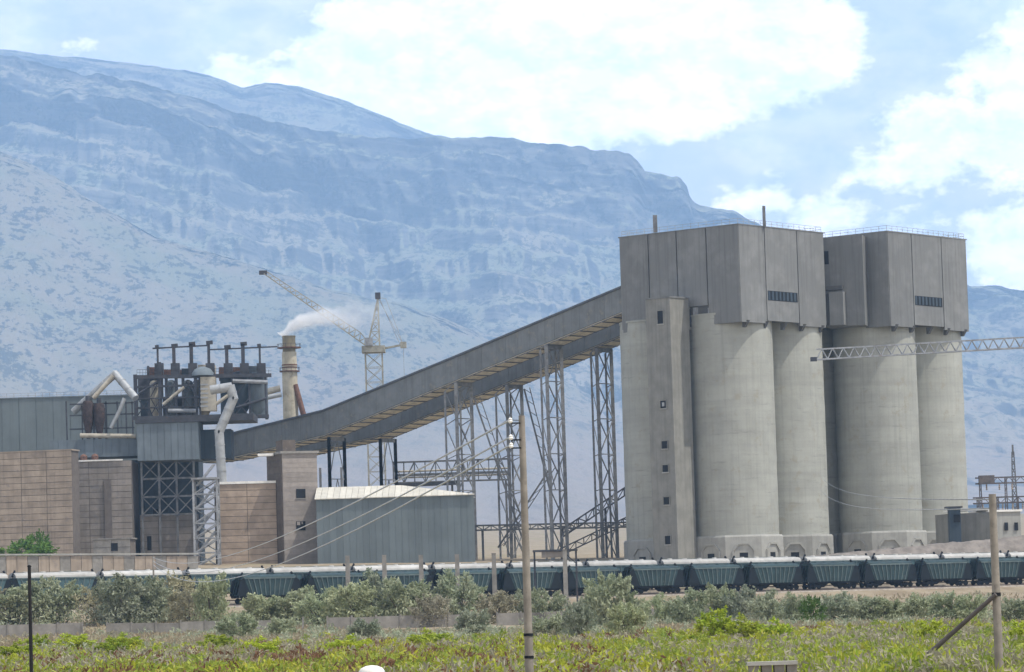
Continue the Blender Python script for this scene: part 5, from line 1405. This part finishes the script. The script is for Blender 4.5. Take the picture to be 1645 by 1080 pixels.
# field grass, weeds and dry grass
def clear(X, Y):
    """trodden ground round the marker stone and the slab stays bare"""
    ok = np.ones(len(X), bool)
    for cx, hw_ in ((P(597, 1069, 113).x, 1.0), (P(1240, 1066, 113).x, 1.5), (P(852, 1070, 108).x, .8), (P(1606, 1070, 107).x, .8)): ok &= ~((Y < 114.5) & (np.abs(X - cx) < hw_))
    return ok
def blades(name, n, y0, y1, h0, h1, w0, w1, m, label, seed, thr, inv=False, spread=1.25, sc=.06):
    r = np.random.RandomState(seed)
    Y = 1.0 / (1 / y1 + (1 / y0 - 1 / y1) * r.rand(n)); X = (r.rand(n) * 2 - 1) * (.137 * Y * spread + 2)
    q = fbm(X * sc + seed, Y * sc * .5 + seed, 4, .6)
    keep = (q < thr) if inv else (q > thr)
    keep &= (Y < TY + TT * X - 9) & clear(X, Y)
    X, Y, q = X[keep], Y[keep], q[keep]; n = len(X)
    Z = ground_z(X, Y)
    hh = (h0 + (h1 - h0) * r.rand(n) ** 1.6) * (.55 + 1.1 * fbm(X * .25 + 5, Y * .12 + seed, 3))
    lean = r.normal(size=(n, 2)) * .35
    V = np.stack([lean[:, 0] * hh, lean[:, 1] * hh, hh], 1) * .5
    an = r.rand(n) * np.pi
    ww = w0 + (w1 - w0) * r.rand(n)
    U = np.stack([np.cos(an) * ww, np.sin(an) * ww, r.normal(size=n) * ww * .4], 1) * .5
    C = np.stack([X, Y, Z], 1) + V * .95
    co = np.stack([C - V - U * .8, C - V + U * .8, C + V * .1 + U, C + V, C + V * .2 - U], 1).reshape(-1, 3).astype(np.float32)
    me = bpy.data.meshes.new(name)
    me.vertices.add(n * 5); me.vertices.foreach_set('co', co.ravel())
    me.loops.add(n * 5); me.loops.foreach_set('vertex_index', np.arange(n * 5, dtype=np.int32))
    me.polygons.add(n); me.polygons.foreach_set('loop_start', np.arange(0, n * 5, 5, dtype=np.int32)); me.polygons.foreach_set('loop_total', np.full(n, 5, np.int32))
    me.update(calc_edges=True); me.materials.append(m)
    o = bpy.data.objects.new(name, me); COL.objects.link(o)
    return tag(o, label, kind='stuff')
def clumps(name, n, y0, y1, per, size, hgt, m, label, seed, thr, sc=.05, leaf=.09):
    """low leafy clumps: domes of small leaf quads, thick where the noise is high"""
    r = np.random.RandomState(seed)
    Y = 1.0 / (1 / y1 + (1 / y0 - 1 / y1) * r.rand(n)); X = (r.rand(n) * 2 - 1) * (.137 * Y * 1.3 + 3)
    keep = (fbm(X * sc + seed * 1.7, Y * sc * .4 + seed, 4, .6) > thr) & (Y < TY + TT * X - 10) & clear(X, Y)
    X, Y = X[keep], Y[keep]; n = len(X)
    R_ = size * (.5 + r.rand(n)); H_ = hgt * (.45 + r.rand(n))
    Z = ground_z(X, Y)
    k = np.repeat(np.arange(n), per); N = len(k)
    d = r.normal(size=(N, 3)); d /= np.linalg.norm(d, axis=1, keepdims=True); d[:, 2] = np.abs(d[:, 2])
    rad = r.rand(N) ** .4
    C = np.stack([X[k] + d[:, 0] * rad * R_[k], Y[k] + d[:, 1] * rad * R_[k], Z[k] + d[:, 2] * rad * H_[k] + .02], 1)
    a = r.normal(size=(N, 3)); a[:, 2] = np.abs(a[:, 2]) * 1.6; a /= np.linalg.norm(a, axis=1, keepdims=True)
    b = np.cross(a, r.normal(size=(N, 3))); b /= np.linalg.norm(b, axis=1, keepdims=True)
    s = (leaf * (.5 + r.rand(N)) * (Y[k] / 180) ** .5)[:, None]
    o = bpy.data.objects.new(name, quads_mesh(name, C, a * s * 1.5, b * s * .5, m)); COL.objects.link(o)
    return tag(o, label, kind='stuff')
blades('field_grass', 60000, 100, 330, .15, .55, .03, .09, L_grass, 'green grass of the near field', 1, .40)
blades('dry_grass', 50000, 100, 330, .15, .6, .025, .07, L_dry, 'dry tan grass patches in the near field', 3, .47)
clumps('field_weeds', 1500, 100, 330, 70, .8, .65, L_grass, 'green leafy weeds covering the near field', 6, .42)
clumps('yellow_weeds', 1900, 100, 340, 70, .7, .6, L_weed, 'yellow-green weeds in patches over the near field', 7, .50)
clumps('brown_weeds', 2600, 100, 340, 60, .7, .6, L_brown, 'brown withered weeds in patches over the near field', 8, .46)
clumps('red_weeds', 1200, 100, 300, 55, .7, .6, L_red, 'reddish brown dock and withered stalks in the near field', 9, .53)
clumps('bright_weeds', 700, 100, 320, 70, .8, .55, L_lime, 'patches of bright lime weeds in the near field', 10, .56)
blades('dry_grass', 45000, 300, 640, .2, .6, .12, .35, L_dry, 'sparse straw-coloured grass on the slope below the train', 4, .45, sc=.04)
clumps('slope_herbs', 1500, 310, 630, 40, .9, .8, L_grey, 'grey-green herbs scattered on the slope below the train', 5, .48)
clumps('slope_herbs', 900, 330, 630, 40, .9, .7, L_brown, 'brownish herbs scattered on the slope below the train', 12, .48)

for o in bpy.data.objects:
    if '_o' in o: del o['_o']
